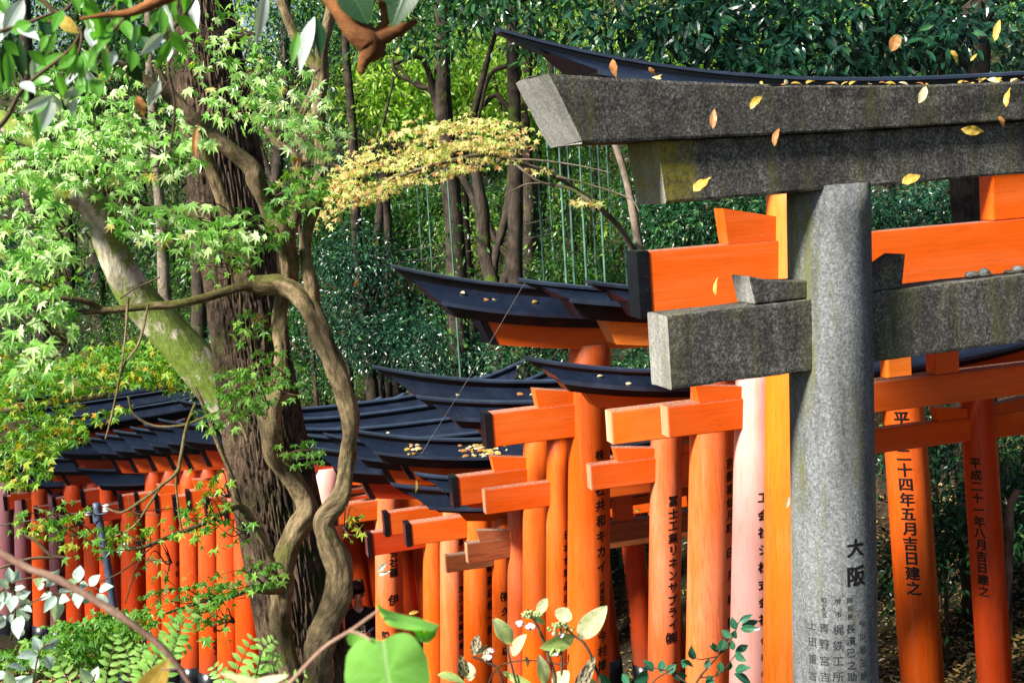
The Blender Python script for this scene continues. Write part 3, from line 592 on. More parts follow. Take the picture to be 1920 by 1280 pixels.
m_ = MB(); sweep2(m_, [(-dsh, z_s0, Lsh, so_s), (dsh, z_s0, Lsh, so_s), (dsh, z_k0 - .003, Lsh + .03, so0), (-dsh, z_k0 - .003, Lsh + .03, so0)]); M['stone_mossy'] = stone_mat = globals()['stone_fn']('lichened_dark_stone', (.034, .031, .025), (.118, .112, .10), (.31, .30, .27), .58, .5, .5, -Lsh - .05)
M['end_mossy'] = globals()['stone_fn']('lichened_stone_end', (.20, .20, .185), (.32, .315, .295), (.46, .45, .43), .35, .35, .3, -Lsh - .16)
shi = m_.build('lower_lintel', [M['stone_mossy'], M['end_mossy']], stone)
shi.data.polygons[-1].material_index = 1; shi.data.polygons[-2].material_index = 1
Lnk = -SX(1236, (z_n0 + z_n1) / 2); hyn = .098
m_ = MB(); sweep2(m_, [(-hyn, z_n0, Lnk, 0), (hyn, z_n0, Lnk, 0), (hyn, z_n1, Lnk, 0), (-hyn, z_n1, Lnk, 0)]); nks = m_.build('tie_beam', [M['stone_dark'], M['stone_end']], stone)
for p in nks.data.polygons:
    if abs(p.normal.x) > .9: p.material_index = 1
for s in (-1, 1):
    xo = s * Wst / 2
    for t in (1, -1):           # wedges on both sides of each pillar
        a0, a1 = xo + t * s * .45, xo + t * s * rs * .7; h0, h1 = (.13, .085) if t > 0 else (.155, .045)
        if t < 0: a0 = xo - s * .36
        m_ = MB(); n_ = 8; v = []
        for i in range(n_ + 1):
            k = i / n_; x = a0 + (a1 - a0) * k; h = h1 + (h0 - h1) * ((1 - k) ** (2.2 if t > 0 else 1))
            v += [(x + (s * t * -.025 if i == 0 else 0), -.078, z_n1 + .002), (x + (s * t * -.025 if i == 0 else 0), .078, z_n1 + .002), (x, .078, z_n1 + h), (x, -.078, z_n1 + h)]
        f = [(0, 1, 2, 3), (4 * n_ + 3, 4 * n_ + 2, 4 * n_ + 1, 4 * n_)]
        for i in range(n_):
            for j in range(4): q = (j + 1) % 4; f.append((4 * i + j, 4 * i + 4 + j, 4 * i + 4 + q, 4 * i + q))
        m_.add(v, f); wo = edge_wear(m_.build('wedge', [M['stone_dark'], M['stone_end']], stone), 2, .008)
        if t > 0: wo.data.polygons[0].material_index = 1
m_ = MB(); m_.box(-.12, .12, -.08, .08, z_n1 + .002, z_s0 - .01, .012); m_.build('centre_strut', M['stone_dark'], stone)
for s in (-1, 1):
    m_ = MB(); pillar_mesh(m_, sax(-.25, s)[0], sax(.16, s)[0], rs * 1.55, rs * 1.35, -.25, .16, 32, 4); m_.build('plinth', M['stone_pale'], stone, True)
column(stone, spil[0], lambda z: sax(z), [('大', 1601, 1026, 31), ('阪', 1603, 1079, 34)], 'inscription', M['carve'], .0015)
column(stone, spil[0], lambda z: sax(z), vert('上田重吉', 1524, 1171, 1525, 1266, 16) + vert('町谷久吉', 1545, 1124, 1546, 1152, 9) + vert('青野宮吉', 1545, 1177, 1547, 1268, 17) + vert('堺市', 1569, 1127, 1570, 1151, 11) + vert('梶鉄工所', 1570, 1180, 1570, 1268, 18)
       + vert('岡和泉', 1590, 1125, 1591, 1155, 10) + vert('長濱己之助', 1592, 1178, 1594, 1268, 16) + vert('今川松三郎', 1612, 1168, 1615, 1266, 14), 'inscription', M['carve_pale'], .0012, False)
# pebbles resting on the stone tie beam
for i, (px, wpx, hpx, mt) in enumerate([(1823, 26, 15, 'stone_pale'), (1846, 22, 18, 'stone_pale'), (1892, 14, 9, 'stone_dark'), (1910, 24, 16, 'stone_end')]):
    x = SX(px, z_n1); p = np.array(sc_) + sbv * x; d = 5.9; bm_ = bmesh.new(); bmesh.ops.create_icosphere(bm_, subdivisions=2, radius=1)
    for v in bm_.verts:
        k = 1 + .22 * mnoise.noise(v.co * 1.4 + Vector((i * 7.1, 0, 0))); v.co = Vector((v.co.x * wpx * d / F / 2 * k, v.co.y * .035 * k, v.co.z * hpx * d / F / 2 * k))
    me = bpy.data.meshes.new('pebble'); bm_.to_mesh(me); bm_.free()
    o = link('pebble', me, M[mt]); o.location = (p[0], p[1], sg + z_n1 + hpx * d / F / 2 * .86); o.rotation_euler = (0, 0, phi)
    tag(o, ['squarish pale pebble, leftmost on the stone beam right of the grey pillar', 'tall rounded pale pebble, second from left on the stone beam', 'small dark pebble third along the stone beam', 'cream pebble at the right end of the row on the stone beam'][i], 'pebble', 'pebbles on the stone beam')

# ------------------------------------------------------------------ the three big trunks in front
def sprig_leaves(c, rx, ry, rz, n, sz, droop=.35, face=.55, seed=0):
    """positions / directions for star leaves in a flat tilted spray around world point c"""
    g = np.random.default_rng(seed); p = g.normal(size=(n, 3)); p = p / np.linalg.norm(p, axis=1)[:, None] * (g.random(n) ** .45)[:, None]
    pos = np.array(c) + p * np.array([rx, ry, rz])
    az = g.random(n) * 2 * math.pi; tip = np.stack([np.cos(az), np.sin(az), -droop - .5 * g.random(n)], 1)
    tocam = unit(CAM - pos); nor = np.array([0, 0, 1.0]) * .75 + tocam * face + g.normal(size=(n, 3)) * .33
    return pos, tip, nor, sz * (.65 + .6 * g.random(n))
def spray_px(cx, cy, rx, ry, d, n, leafpx, ang=0, thick=.5, layers=0, seed=0, face=.55, droop=.35):
    """spray seen as an ellipse rx × ry photo pixels; leaves gather on flat tiers like a maple's"""
    g = np.random.default_rng(seed + 1000); k = d / F; c = at(cx, cy, d)
    m = n; a = g.random(m) * 2 * math.pi; q = np.sqrt(g.random(m)) ; u = q * np.cos(a); v = q * np.sin(a)
    if layers:
        lv = np.round(v * layers * .5 + .35 * g.normal(size=m)) / (layers * .5); v = lv * .9 + .09 * g.normal(size=m) + .10 * np.sin(u * 5 + lv * 9)
    ca, sa = math.cos(math.radians(ang)), math.sin(math.radians(ang)); X = (u * rx * ca + v * ry * sa) * k; Y = (-(u * rx) * sa + v * ry * ca) * k
    dep = g.normal(size=m) * thick
    # keep the seen outline while leaves lie at different distances
    sc = (d + dep) / d
    dirs = c_f + ((cx - 960) / F + X / d)[:, None] * c_r + ((640 - cy) / F - Y / d)[:, None] * c_u
    pos = CAM + (d * sc)[:, None] * dirs
    az = g.random(m) * 2 * math.pi; tip = np.stack([np.cos(az), np.sin(az), -droop - .5 * g.random(m)], 1)
    tocam = unit(CAM - pos); nor = np.array([0, 0, .8]) + tocam * face + g.normal(size=(m, 3)) * .48
    return pos, tip, nor, leafpx * k * (.45 + .8 * g.random(m))
def cat_sprays(sp): return [np.concatenate([s[i] for s in sp]) for i in range(4)]
def twigs_for(mb, root, pos, n, r0, seed=0, sag=.05):
    g = random.Random(seed); root = np.array(root)
    for i in g.sample(range(len(pos)), min(n, len(pos))):
        e = pos[i]; m_ = (root * .45 + e * .55) + np.array([0, 0, sag]) * g.uniform(-1, 1.5); q = root * .8 + e * .2
        tube(mb, smooth_path([tuple(root) + (r0,), tuple(q) + (r0 * .8,), tuple(m_) + (r0 * .55,), tuple(e) + (r0 * .2,)], 12), 5)

# rough dark trunk
t1 = empty('rough_barked_tree', tuple(at(580, 1500, 7.4)), 0, 'large leaning tree with thick deeply furrowed dark brown trunk', 'tree')
def child(mbx, name, m, root, smooth=True):
    o = mbx.build(name, m, root, smooth); o.matrix_parent_inverse = Matrix.Translation(-Vector(root.location)); return o
def child_leaves(name, tm, sp, m, root):
    o = link(name, leaves_mesh(name, tm, *sp), m, root); o.matrix_parent_inverse = Matrix.Translation(-Vector(root.location)); return o
m_ = MB(); P = [(600, 1560, 7.4, 235), (575, 1280, 7.4, 178), (545, 1080, 7.4, 172), (512, 900, 7.4, 166), (478, 700, 7.4, 156), (452, 520, 7.4, 148), (425, 350, 7.4, 150), (398, 180, 7.4, 142), (375, 40, 7.4, 132), (350, -150, 7.4, 120), (330, -420, 7.5, 95), (300, -700, 7.6, 60)]
tube(m_, smooth_path([tuple(at(x, y, d)) + (w * .93 * d / F / 2,) for x, y, d, w in P], 380), 320, .07, 1.2, 3.3, .115, 15)
child(m_, 'trunk', M['bark_dark'], t1)
m_ = MB(); ptube(m_, [(350, -100, 7.4, 70), (250, -260, 7.2, 55), (120, -420, 6.9, 36), (0, -560, 6.6, 18)], 12, rough=.1); ptube(m_, [(345, -200, 7.4, 60), (480, -380, 7.6, 46), (640, -560, 8, 24)], 12, rough=.1)
ptube(m_, [(330, -420, 7.5, 50), (200, -700, 7.0, 30), (60, -900, 6.6, 14)], 10); ptube(m_, [(330, -420, 7.5, 50), (420, -760, 8.2, 30), (600, -980, 9, 14)], 10)
child(m_, 'limb', M['bark_dark'], t1)
sp = [spray_px(x, y, rx, ry, d, n, 36, 0, .8, 0, i, .1) for i, (x, y, rx, ry, d, n) in enumerate([(40, -560, 330, 160, 6.8, 900), (600, -620, 330, 170, 8, 900), (90, -950, 330, 180, 6.8, 800), (560, -1020, 330, 200, 8.8, 800), (310, -820, 260, 160, 7.5, 600)])]
child_leaves('crown', SIMPLE, cat_sprays(sp), M['forest'], t1)

# pale mossy leaning trunk behind it
t3 = empty('mossy_leaning_tree', tuple(at(640, 1180, 8.9)), 0, 'pale sunlit tree trunk patched with bright green moss, leaning left behind the rough trunk', 'tree')
m_ = MB(); ptube(m_, [(560, 1300, 8.9, 120), (540, 1060, 8.85, 108), (505, 900, 8.8, 104), (450, 790, 8.7, 84), (390, 702, 8.6, 78), (312, 618, 8.5, 72), (250, 548, 8.4, 66), (208, 462, 8.3, 60), (188, 402, 8.2, 57), (150, 368, 8.1, 52), (84, 362, 8.0, 42), (-60, 250, 7.9, 36), (-200, 120, 7.8, 20)], 40, 200, rough=.10, freq=2.2, seed=5.1, ridge=.018, nr=6, wob=.12)
child(m_, 'trunk', M['bark_moss'], t3)
m_ = MB(); ptube(m_, [(20, 310, 8.0, 34), (0, 235, 7.9, 30), (90, 290, 7.6, 26)][:2] + [(-60, 150, 7.8, 20)], 10, rough=.1); ptube(m_, [(0, 225, 7.7, 40), (60, 262, 7.6, 34), (110, 292, 7.6, 22)], 10, rough=.1); child(m_, 'limb', M['bark_moss'], t3)

# smooth twisted maple with two stems
t2 = empty('twisted_maple', tuple(at(575, 1420, 6.2)), 0, 'twisted smooth-barked maple with two winding tan stems and bright green star leaves', 'tree')
D2 = 6.2
def lim(name, pts, sides=18, n=None, **kw):
    m_ = MB(); ptube(m_, [(x, y, d if d else D2, w * .74) for x, y, d, w in pts], sides + 8, n or 16 * (len(pts) - 1), rough=kw.pop('rough', .30), freq=kw.pop('freq', 7.0), wob=kw.pop('wob', .55), ridge=.075, nr=3.6, **kw); return child(m_, name, M['bark_maple'], t2)
lim('stem', [(560, 1420, 6.2, 70), (548, 1280, 0, 60), (530, 1180, 0, 56), (522, 1090, 6.15, 54), (548, 1010, 0, 56), (572, 955, 6.2, 58), (555, 905, 6.2, 50), (512, 852, 6.1, 50), (506, 775, 6.1, 60), (522, 735, 6.12, 50), (527, 670, 6.15, 36), (526, 600, 6.2, 36), (532, 530, 6.25, 38), (538, 460, 6.25, 40), (556, 400, 6.25, 34), (572, 300, 6.3, 26), (560, 240, 6.35, 20), (590, 160, 6.4, 16), (600, 60, 6.4, 12)], 22, seed=1.2)
lim('stem', [(575, 1400, 6.05, 84), (598, 1270, 6.0, 74), (620, 1160, 6.0, 70), (640, 1070, 6.0, 62), (622, 1010, 6.0, 58), (612, 975, 6.0, 56), (640, 930, 6.0, 46), (652, 870, 6.0, 44), (656, 790, 6.0, 46), (640, 720, 6.0, 50), (612, 650, 6.02, 50), (586, 590, 6.05, 52), (558, 548, 6.08, 52), (520, 528, 6.1, 50), (482, 530, 6.1, 44), (455, 520, 6.1, 46), (460, 490, 6.1, 40), (440, 420, 6.1, 36), (415, 360, 6.05, 30), (390, 290, 6.0, 26), (372, 230, 5.95, 22), (330, 180, 5.9, 18), (290, 120, 5.85, 12)], 22, seed=7.7)
lim('limb', [(590, 620, 6.1, 40), (588, 560, 6.1, 36), (576, 500, 6.1, 32), (574, 450, 6.1, 30), (588, 390, 6.1, 36), (602, 330, 6.1, 36), (604, 270, 6.1, 36), (598, 210, 6.1, 34), (602, 150, 6.1, 32), (605, 90, 6.1, 30), (620, 20, 6.1, 26), (625, -80, 6.1, 20)], 18, seed=2.4)
lim('limb', [(600, 140, 6.1, 28), (570, 95, 6.15, 30), (548, 55, 6.2, 28), (528, 0, 6.2, 24), (505, -80, 6.3, 18)], 14, seed=8)
lim('limb', [(548, 540, 6.2, 40), (535, 450, 6.0, 46), (512, 400, 5.95, 50), (488, 345, 5.9, 52), (474, 312, 5.9, 46), (430, 280, 5.88, 44), (392, 250, 5.85, 40), (355, 215, 5.8, 38), (325, 185, 5.8, 34), (280, 160, 5.75, 30), (235, 130, 5.7, 24), (170, 90, 5.6, 16)], 18, seed=4.4)
lim('limb', [(470, 535, 6.08, 26), (440, 540, 6.05, 24), (380, 560, 6.0, 22), (330, 572, 5.95, 22), (270, 576, 5.9, 21), (200, 582, 5.85, 18), (130, 586, 5.8, 14), (50, 594, 5.75, 10)], 12, seed=3.1, rough=.1)
lim('limb', [(190, 580, 5.85, 16), (160, 566, 5.8, 15), (110, 560, 5.75, 12), (40, 568, 5.7, 9)], 10, seed=3.9, rough=.1)
lim('limb', [(470, 490, 6.1, 30), (390, 425, 6.0, 32), (330, 405, 5.9, 30), (280, 392, 5.8, 24), (200, 355, 5.6, 18), (130, 315, 5.4, 14)], 12, seed=6.2)
lim('limb', [(522, 1110, 6.1, 20), (505, 1045, 6.0, 18), (480, 985, 5.95, 16), (455, 950, 5.9, 15), (420, 960, 5.8, 14), (370, 985, 5.7, 12), (320, 1005, 5.6, 11), (260, 1027, 5.5, 10), (220, 1020, 5.5, 8)], 10, seed=2.0, rough=.1)
lim('limb', [(525, 1105, 6.1, 22), (510, 1108, 6.0, 16), (470, 1106, 5.9, 13), (430, 1120, 5.8, 11), (380, 1128, 5.7, 9), (310, 1150, 5.6, 6)], 10, seed=2.8, rough=.1)
lim('shoot', [(512, 1050, 6.0, 14), (490, 1010, 5.95, 13), (455, 960, 5.9, 13), (435, 895, 5.85, 13), (405, 820, 5.8, 12), (385, 770, 5.8, 10), (365, 725, 5.8, 8)], 10, seed=1.1, rough=.06)
lim('shoot', [(240, 560, 5.7, 9), (234, 640, 5.6, 5), (226, 700, 5.55, 6), (212, 770, 5.5, 6), (198, 822, 5.5, 4)], 8, seed=2.2, rough=.06)
lim('shoot', [(278, 570, 5.7, 6), (262, 640, 5.6, 7), (236, 680, 5.58, 7), (226, 705, 5.56, 6)], 8, seed=2.9, rough=.06)
for k, q in enumerate([[(367, 754, 6), (350, 800, 7), (338, 860, 7), (332, 884, 8), (300, 912, 6), (262, 940, 6), (228, 960, 5), (200, 952, 4)], [(300, 914, 5), (276, 950, 5), (252, 985, 4), (215, 1005, 3)], [(330, 888, 5), (331, 920, 4), (338, 978, 4), (345, 1000, 3)], [(240, 742, 4), (252, 777, 5), (290, 798, 5), (345, 796, 5), (400, 775, 5), (425, 772, 6), (450, 790, 6), (465, 830, 7)], [(40, 1000, 6), (70, 1015, 7), (95, 1040, 7), (125, 1045, 6), (0, 1062, 5)][:4], [(125, 1045, 5), (60, 1046, 6), (0, 1064, 5)], [(120, 985, 3), (160, 1010, 3), (200, 1030, 4), (250, 1030, 3)], [(60, 950, 3), (150, 980, 3), (190, 1020, 3)], [(270, 1030, 3), (250, 1080, 3), (235, 1130, 2)], [(290, 1020, 3), (230, 1070, 3), (175, 1095, 2)], [(240, 930, 2), (252, 960, 2), (300, 965, 2)], [(225, 560, 3), (255, 540, 3), (300, 520, 3)], [(505, 160, 3), (548, 190, 3), (560, 330, 2)], [(500, 240, 14), (520, 268, 14), (552, 290, 15), (566, 330, 16), (574, 400, 17)]]):
    m_ = MB(); ptube(m_, [(x, y, 5.5 if k < 12 else 6.2, w) for x, y, w in q], 7, rough=.08); child(m_, 'shoot', M['bark_maple'] if k in (0, 1, 2, 3, 13) else M['twig'], t2)
# leaf sprays: (cx, cy, rx, ry, depth, leaves, leaf px, angle, tiers, material, seed)
SPR = [
 # bright near sprays, left
 (210, 300, 200, 60, 4.8, 380, 36, 8, 6, 'maple_leaf'), (100, 290, 150, 70, 4.6, 210, 38, 5, 5, 'maple_leaf'), (350, 425, 160, 45, 4.7, 170, 40, -8, 4, 'maple_leaf'), (50, 420, 90, 90, 4.4, 150, 42, 20, 6, 'maple_leaf'),
 (60, 640, 95, 85, 4.0, 90, 50, 10, 4, 'maple_leaf'), (50, 540, 90, 55, 4.3, 70, 44, 0, 3, 'maple_leaf'), (60, 450, 90, 50, 4.6, 70, 38, -5, 4, 'maple_leaf'), (150, 180, 150, 60, 4.9, 190, 30, 10, 5, 'maple_leaf'), (420, 120, 90, 90, 5.2, 90, 30, 30, 6, 'maple_leaf'),
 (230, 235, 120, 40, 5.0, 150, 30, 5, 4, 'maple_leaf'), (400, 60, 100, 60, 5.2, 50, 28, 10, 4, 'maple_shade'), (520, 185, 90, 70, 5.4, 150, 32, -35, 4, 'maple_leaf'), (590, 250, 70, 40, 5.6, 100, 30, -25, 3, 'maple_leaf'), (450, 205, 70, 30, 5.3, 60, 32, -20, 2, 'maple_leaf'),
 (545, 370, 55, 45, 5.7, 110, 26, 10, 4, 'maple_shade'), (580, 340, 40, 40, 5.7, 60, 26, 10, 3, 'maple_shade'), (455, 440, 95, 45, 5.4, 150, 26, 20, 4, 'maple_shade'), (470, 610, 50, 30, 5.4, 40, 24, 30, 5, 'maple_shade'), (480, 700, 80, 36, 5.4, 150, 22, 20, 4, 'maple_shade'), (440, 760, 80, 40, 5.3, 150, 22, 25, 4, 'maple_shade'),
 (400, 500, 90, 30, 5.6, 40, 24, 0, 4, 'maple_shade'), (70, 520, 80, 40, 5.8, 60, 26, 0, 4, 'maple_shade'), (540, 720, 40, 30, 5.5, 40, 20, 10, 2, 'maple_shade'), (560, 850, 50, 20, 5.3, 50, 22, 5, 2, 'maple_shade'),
 # thin sprays across the gate posts
 (365, 975, 70, 30, 5.6, 80, 22, 15, 3, 'maple_mid'), (200, 1010, 90, 30, 5.5, 120, 21, 10, 3, 'maple_mid'), (70, 985, 60, 25, 5.3, 80, 20, -10, 3, 'maple_mid'), (110, 975, 60, 24, 5.3, 60, 20, 20, 2, 'maple_mid'), (400, 925, 40, 40, 5.6, 50, 22, 30, 3, 'maple_mid'), (420, 1000, 60, 40, 5.6, 40, 22, 20, 3, 'maple_shade'),
 (340, 1120, 100, 34, 5.5, 150, 22, 14, 3, 'maple_shade'), (440, 1090, 90, 30, 5.6, 110, 22, 20, 3, 'maple_shade'), (400, 1160, 50, 40, 5.5, 60, 22, 30, 3, 'maple_shade'), (500, 1075, 40, 20, 5.7, 40, 22, 0, 2, 'maple_shade'), (290, 1050, 40, 40, 5.5, 30, 20, 30, 3, 'maple_shade'), (660, 985, 22, 26, 5.7, 16, 20, 0, 3, 'maple_mid'),
]
bym = {}
for i, (cx, cy, rx, ry, d, n, lp, an, ly, mm) in enumerate(SPR):
    s_ = spray_px(cx, cy, rx, ry, d, int(n * (.95 if mm == 'maple_leaf' else .85)), lp * (.82 if mm == 'maple_leaf' else .92), an, .18 if d < 5 else .22, ly, 40 + i, droop=.5); bym.setdefault(mm, []).append(s_)
    m_ = MB(); c = at(cx, cy, d); end = at(cx + (rx if cx < 500 else -rx) * .8, cy + 4, d + .25); twigs_for(m_, end, s_[0], 7, .0045, i); child(m_, 'twig', M['twig'], t2)
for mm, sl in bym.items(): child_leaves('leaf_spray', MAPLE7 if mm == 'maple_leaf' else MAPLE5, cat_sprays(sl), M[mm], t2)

# low green-gold maple at the left, in front of the far roofs
t4 = empty('green_gold_maple', tuple(at(-180, 1180, 9.5)), 0, 'green and gold tinged maple spreading over the far black roofs at left', 'tree')
m_ = MB(); ptube(m_, [(-180, 1180, 9.5, 60), (-150, 1000, 9.5, 50), (-120, 850, 9.4, 40), (-60, 780, 9.3, 26), (60, 760, 9.2, 16), (200, 740, 9.1, 9)], 12, rough=.1); ptube(m_, [(-120, 850, 9.4, 30), (-40, 850, 9.2, 16), (80, 840, 9.0, 8)], 8); ptube(m_, [(-150, 1000, 9.5, 34), (-190, 780, 9.7, 24), (-160, 620, 9.8, 14)], 8); child(m_, 'trunk', M['bark_maple'], t4)
sp = []
for i, (cx, cy, rx, ry, d, n, an) in enumerate([(170, 700, 210, 36, 9.3, 760, 4), (40, 755, 120, 56, 9.2, 600, 10), (250, 675, 150, 36, 9.5, 420, 2), (70, 825, 100, 34, 9.0, 360, 14), (40, 880, 60, 36, 8.9, 160, 14), (300, 712, 80, 20, 9.4, 170, -4), (190, 780, 60, 12, 9.1, 60, 16), (0, 700, 90, 50, 9.4, 300, 0)]):
    sp.append(spray_px(cx, cy, rx, ry, d, int(n * 1.15), 19, an, .35, 7, 200 + i, .5))
child_leaves('crown', MAPLE5, cat_sprays(sp), M['maple_mid'], t4)
# low maple bush in front of the post bases
t5 = empty('low_maple_bush', tuple(at(190, 1290, 9.0)), 0, 'low bright green maple bush beside the foot of the metal pole', 'shrub')
sp = [spray_px(cx, cy, rx, ry, 8.8, n, 22, 0, .25, 4, 300 + i) for i, (cx, cy, rx, ry, n) in enumerate([(180, 1192, 100, 34, 380), (225, 1170, 70, 26, 220), (120, 1215, 80, 28, 190), (200, 1235, 100, 28, 260), (60, 1240, 70, 26, 140)])]
m_ = MB(); twigs_for(m_, at(190, 1290, 9.0), np.concatenate([s[0] for s in sp]), 40, .006, 5); child(m_, 'stem', M['twig'], t5)
child_leaves('foliage', MAPLE5, cat_sprays(sp), M['maple_shade'], t5)
# autumn-gold maple
t6 = empty('golden_maple', tuple(at(1260, 780, 12.6)), 0, 'maple with a wide flat spray of yellow and orange autumn leaves and bare pale limb', 'tree')
m_ = MB(); ptube(m_, [(1262, 800, 12.8, 24), (1225, 560, 12.6, 18), (1190, 475, 12.5, 13), (1160, 425, 12.3, 11), (1110, 378, 12.0, 9), (1040, 330, 11.8, 8), (960, 302, 11.5, 8), (900, 290, 11.3, 7), (780, 320, 11.0, 7), (690, 350, 10.9, 5)], 10, rough=.12)
ptube(m_, [(1225, 560, 12.6, 20), (1200, 470, 12.5, 17), (1188, 400, 12.5, 16), (1175, 340, 12.5, 14), (1158, 285, 12.5, 13), (1120, 190, 12.6, 9), (1090, 90, 12.6, 5)], 10, rough=.1)
for i, q in enumerate([[(1040, 330), (1100, 345), (1180, 372), (1200, 400)], [(960, 302), (1010, 340), (1080, 360), (1120, 400)], [(930, 300), (1000, 300), (1080, 310), (1150, 325)], [(1110, 378), (1060, 350), (990, 345), (940, 372)], [(900, 290), (850, 250), (800, 240), (720, 255)], [(850, 300), (780, 345), (720, 360), (650, 380)]]):
    ptube(m_, [(x, y, 11.8 - .2 * (i > 3), 6 - j * 1.3) for j, (x, y) in enumerate(q)], 6, rough=.1)
child(m_, 'trunk', M['bark_pale'], t6); sp = []
gq = random.Random(31); tp = [(600, 330), (640, 285), (720, 240), (830, 207), (930, 225), (1000, 262)]; bt_ = [(600, 405), (640, 398), (720, 365), (830, 335), (930, 312), (1000, 275)]
for i in range(120):
    x = gq.uniform(600, 965); v = gq.random(); y = np.interp(x, *zip(*tp)) * (1 - v) + np.interp(x, *zip(*bt_)) * v; sp.append(spray_px(x, y, gq.uniform(26, 70), gq.uniform(2, 5), 11.0 + gq.uniform(-.5, .7), gq.randint(12, 34), 12.5, gq.uniform(4, 24) if x < 850 else gq.uniform(-12, 12), .22, 2, 400 + i, .45))
for i, (cx, cy, rx, ry, n, an) in enumerate([(1100, 380, 34, 6, 46, -5), (1010, 318, 30, 6, 30, -5), (975, 258, 22, 8, 16, 0), (610, 410, 40, 10, 40, 25), (1000, 262, 10, 6, 5, 0)]): sp.append(spray_px(cx, cy, rx, ry, 11.3, n, 13, an, .3, 2, 700 + i, .5))
child_leaves('crown', MAPLE5, cat_sprays(sp), M['maple_gold'], t6)

# ------------------------------------------------------------------ the wood behind the gates
def clumps(ells, per, leaf, seed, spread=.32, droop=.5, tmpl_up=.7):
    """ells: (px, py, depth, rx px, ry px, n clumps). Leaves gather in twig-sized tufts so light and sky show between."""
    g = np.random.default_rng(seed); P, T, N_, Z = [], [], [], []
    for (px, py, d, rx, ry, n) in ells:
        k = d / F; a = g.random(n) * 2 * math.pi; q = g.random(n) ** .55; u = q * np.cos(a); v = q * np.sin(a); dep = g.normal(size=n) * max(.35, .45 * rx * k)
        dirs = c_f + ((px - 960) / F + u * rx / F)[:, None] * c_r + ((640 - py) / F - v * ry / F)[:, None] * c_u
        cc = CAM + (d + dep)[:, None] * dirs
        cc[:, 2] = np.maximum(cc[:, 2], ground(cc[:, 0], cc[:, 1]) + .15)
        ax = g.normal(size=(n, 3)); ax[:, 2] = -.15 - .3 * g.random(n); ax = unit(ax)
        m = per; t = g.random((n, m)) * 1.0; side = g.normal(size=(n, m, 3))
        pos = cc[:, None, :] + ax[:, None, :] * (t[:, :, None] - .4) * spread * 2 + side * spread * .22
        tip = ax[:, None, :] * .7 + side * .6; tip[:, :, 2] -= droop
        nor = np.array([0, 0, tmpl_up]) + g.normal(size=(n, m, 3)) * .45 + unit(CAM - cc)[:, None, :] * .25
        P.append(pos.reshape(-1, 3)); T.append(tip.reshape(-1, 3)); N_.append(nor.reshape(-1, 3)); Z.append((leaf * (.6 + .7 * g.random((n, m)))).reshape(-1))
    return np.concatenate(P), np.concatenate(T), np.concatenate(N_), np.concatenate(Z)
def wood_tree(name, label, cat, trunks, ells, per, leaf, mm, seed, bm='bark_far', group='trees of the wood behind the gates', tm=SIMPLE, spread=.32, droop=.5, limbs=(), near=False):
    x, y, d, w = trunks[0][0]; sh = 0.0
    while sh < 14 and not near:                       # stand clear of the gates, on the far bank
        p = at(x, y, d + sh); uu_ = (p[0] - np.interp(p[1], py_, pxl) - 1.15) * .86
        if uu_ > 2.4: break
        sh += .25
    if sh: trunks = [[(a, b, c + sh, e) for a, b, c, e in t] for t in trunks]; ells = [(a, b, c + sh) + tuple(r) for a, b, c, *r in ells]
    x, y, d, w = trunks[0][0]; p = at(x, y, d); g0 = gz(p[0], p[1]); root = empty(name, (p[0], p[1], g0), 0, label, cat, group)
    m_ = MB()
    for i, tr in enumerate(trunks):
        P = [tuple(at(*q[:3])) + (q[3] * q[2] / F / 2,) for q in tr]
        if i == 0: P = [(P[0][0], P[0][1], g0 - .1, P[0][3] * 1.15)] + ([P[0]] if P[0][2] > g0 + .3 else []) + P[1:]
        tube(m_, smooth_path(P, 10 * len(P)), 14, .12, 1.5, seed * 1.7 + i, .03, 5, wob=.15)
    child(m_, 'trunk' if cat == 'tree' else 'stem', M[bm], root)
    if ells: child_leaves('crown' if cat == 'tree' else 'foliage', tm, clumps(ells, per, leaf, seed, spread, droop), M[mm], root)
    return root
# individual trunks the photo shows, and one tree added for its shade
wood_tree('evergreen_tree', 'straight dark trunk standing behind the golden maple spray, left of centre', 'tree', [[(862, 640, 16, 40), (856, 500, 16, 38), (846, 380, 16, 36), (834, 230, 16, 34), (828, 90, 16, 30), (826, -100, 16, 24), (820, -500, 16, 12)], [(838, 260, 16, 20), (815, 180, 16, 16), (790, 110, 15.8, 10), (740, 120, 15.6, 6)], [(842, 210, 16, 14), (800, 165, 16, 10), (745, 140, 16, 8), (735, 112, 16, 6)], [(820, 165, 16, 12), (780, 160, 16, 9), (740, 115, 16, 6)]],
          [(800, -70, 14.5, 230, 70, 70), (750, 60, 14.5, 100, 50, 22), (870, 30, 14.5, 110, 50, 22)], 12, .13, 'laurel', 21, tm=LANCE)
wood_tree('forked_tree', 'trunk forking low into crooked limbs between two straight trunks', 'tree', [[(935, 620, 17, 36), (925, 540, 17, 32), (908, 470, 17, 28), (905, 400, 17, 26), (895, 340, 17, 20), (885, 240, 17, 16), (905, 150, 17, 12), (930, 60, 17, 8)], [(920, 520, 17, 24), (930, 470, 17, 18), (950, 400, 17, 16), (958, 330, 17, 15), (968, 200, 17, 12)], [(908, 420, 17, 18), (885, 365, 17, 15), (865, 330, 17, 12)], [(940, 540, 17, 24), (955, 490, 17, 16), (930, 455, 17, 14), (915, 420, 17, 14)]],
          [(930, -40, 18, 160, 70, 120)], 12, .12, 'forest', 22)
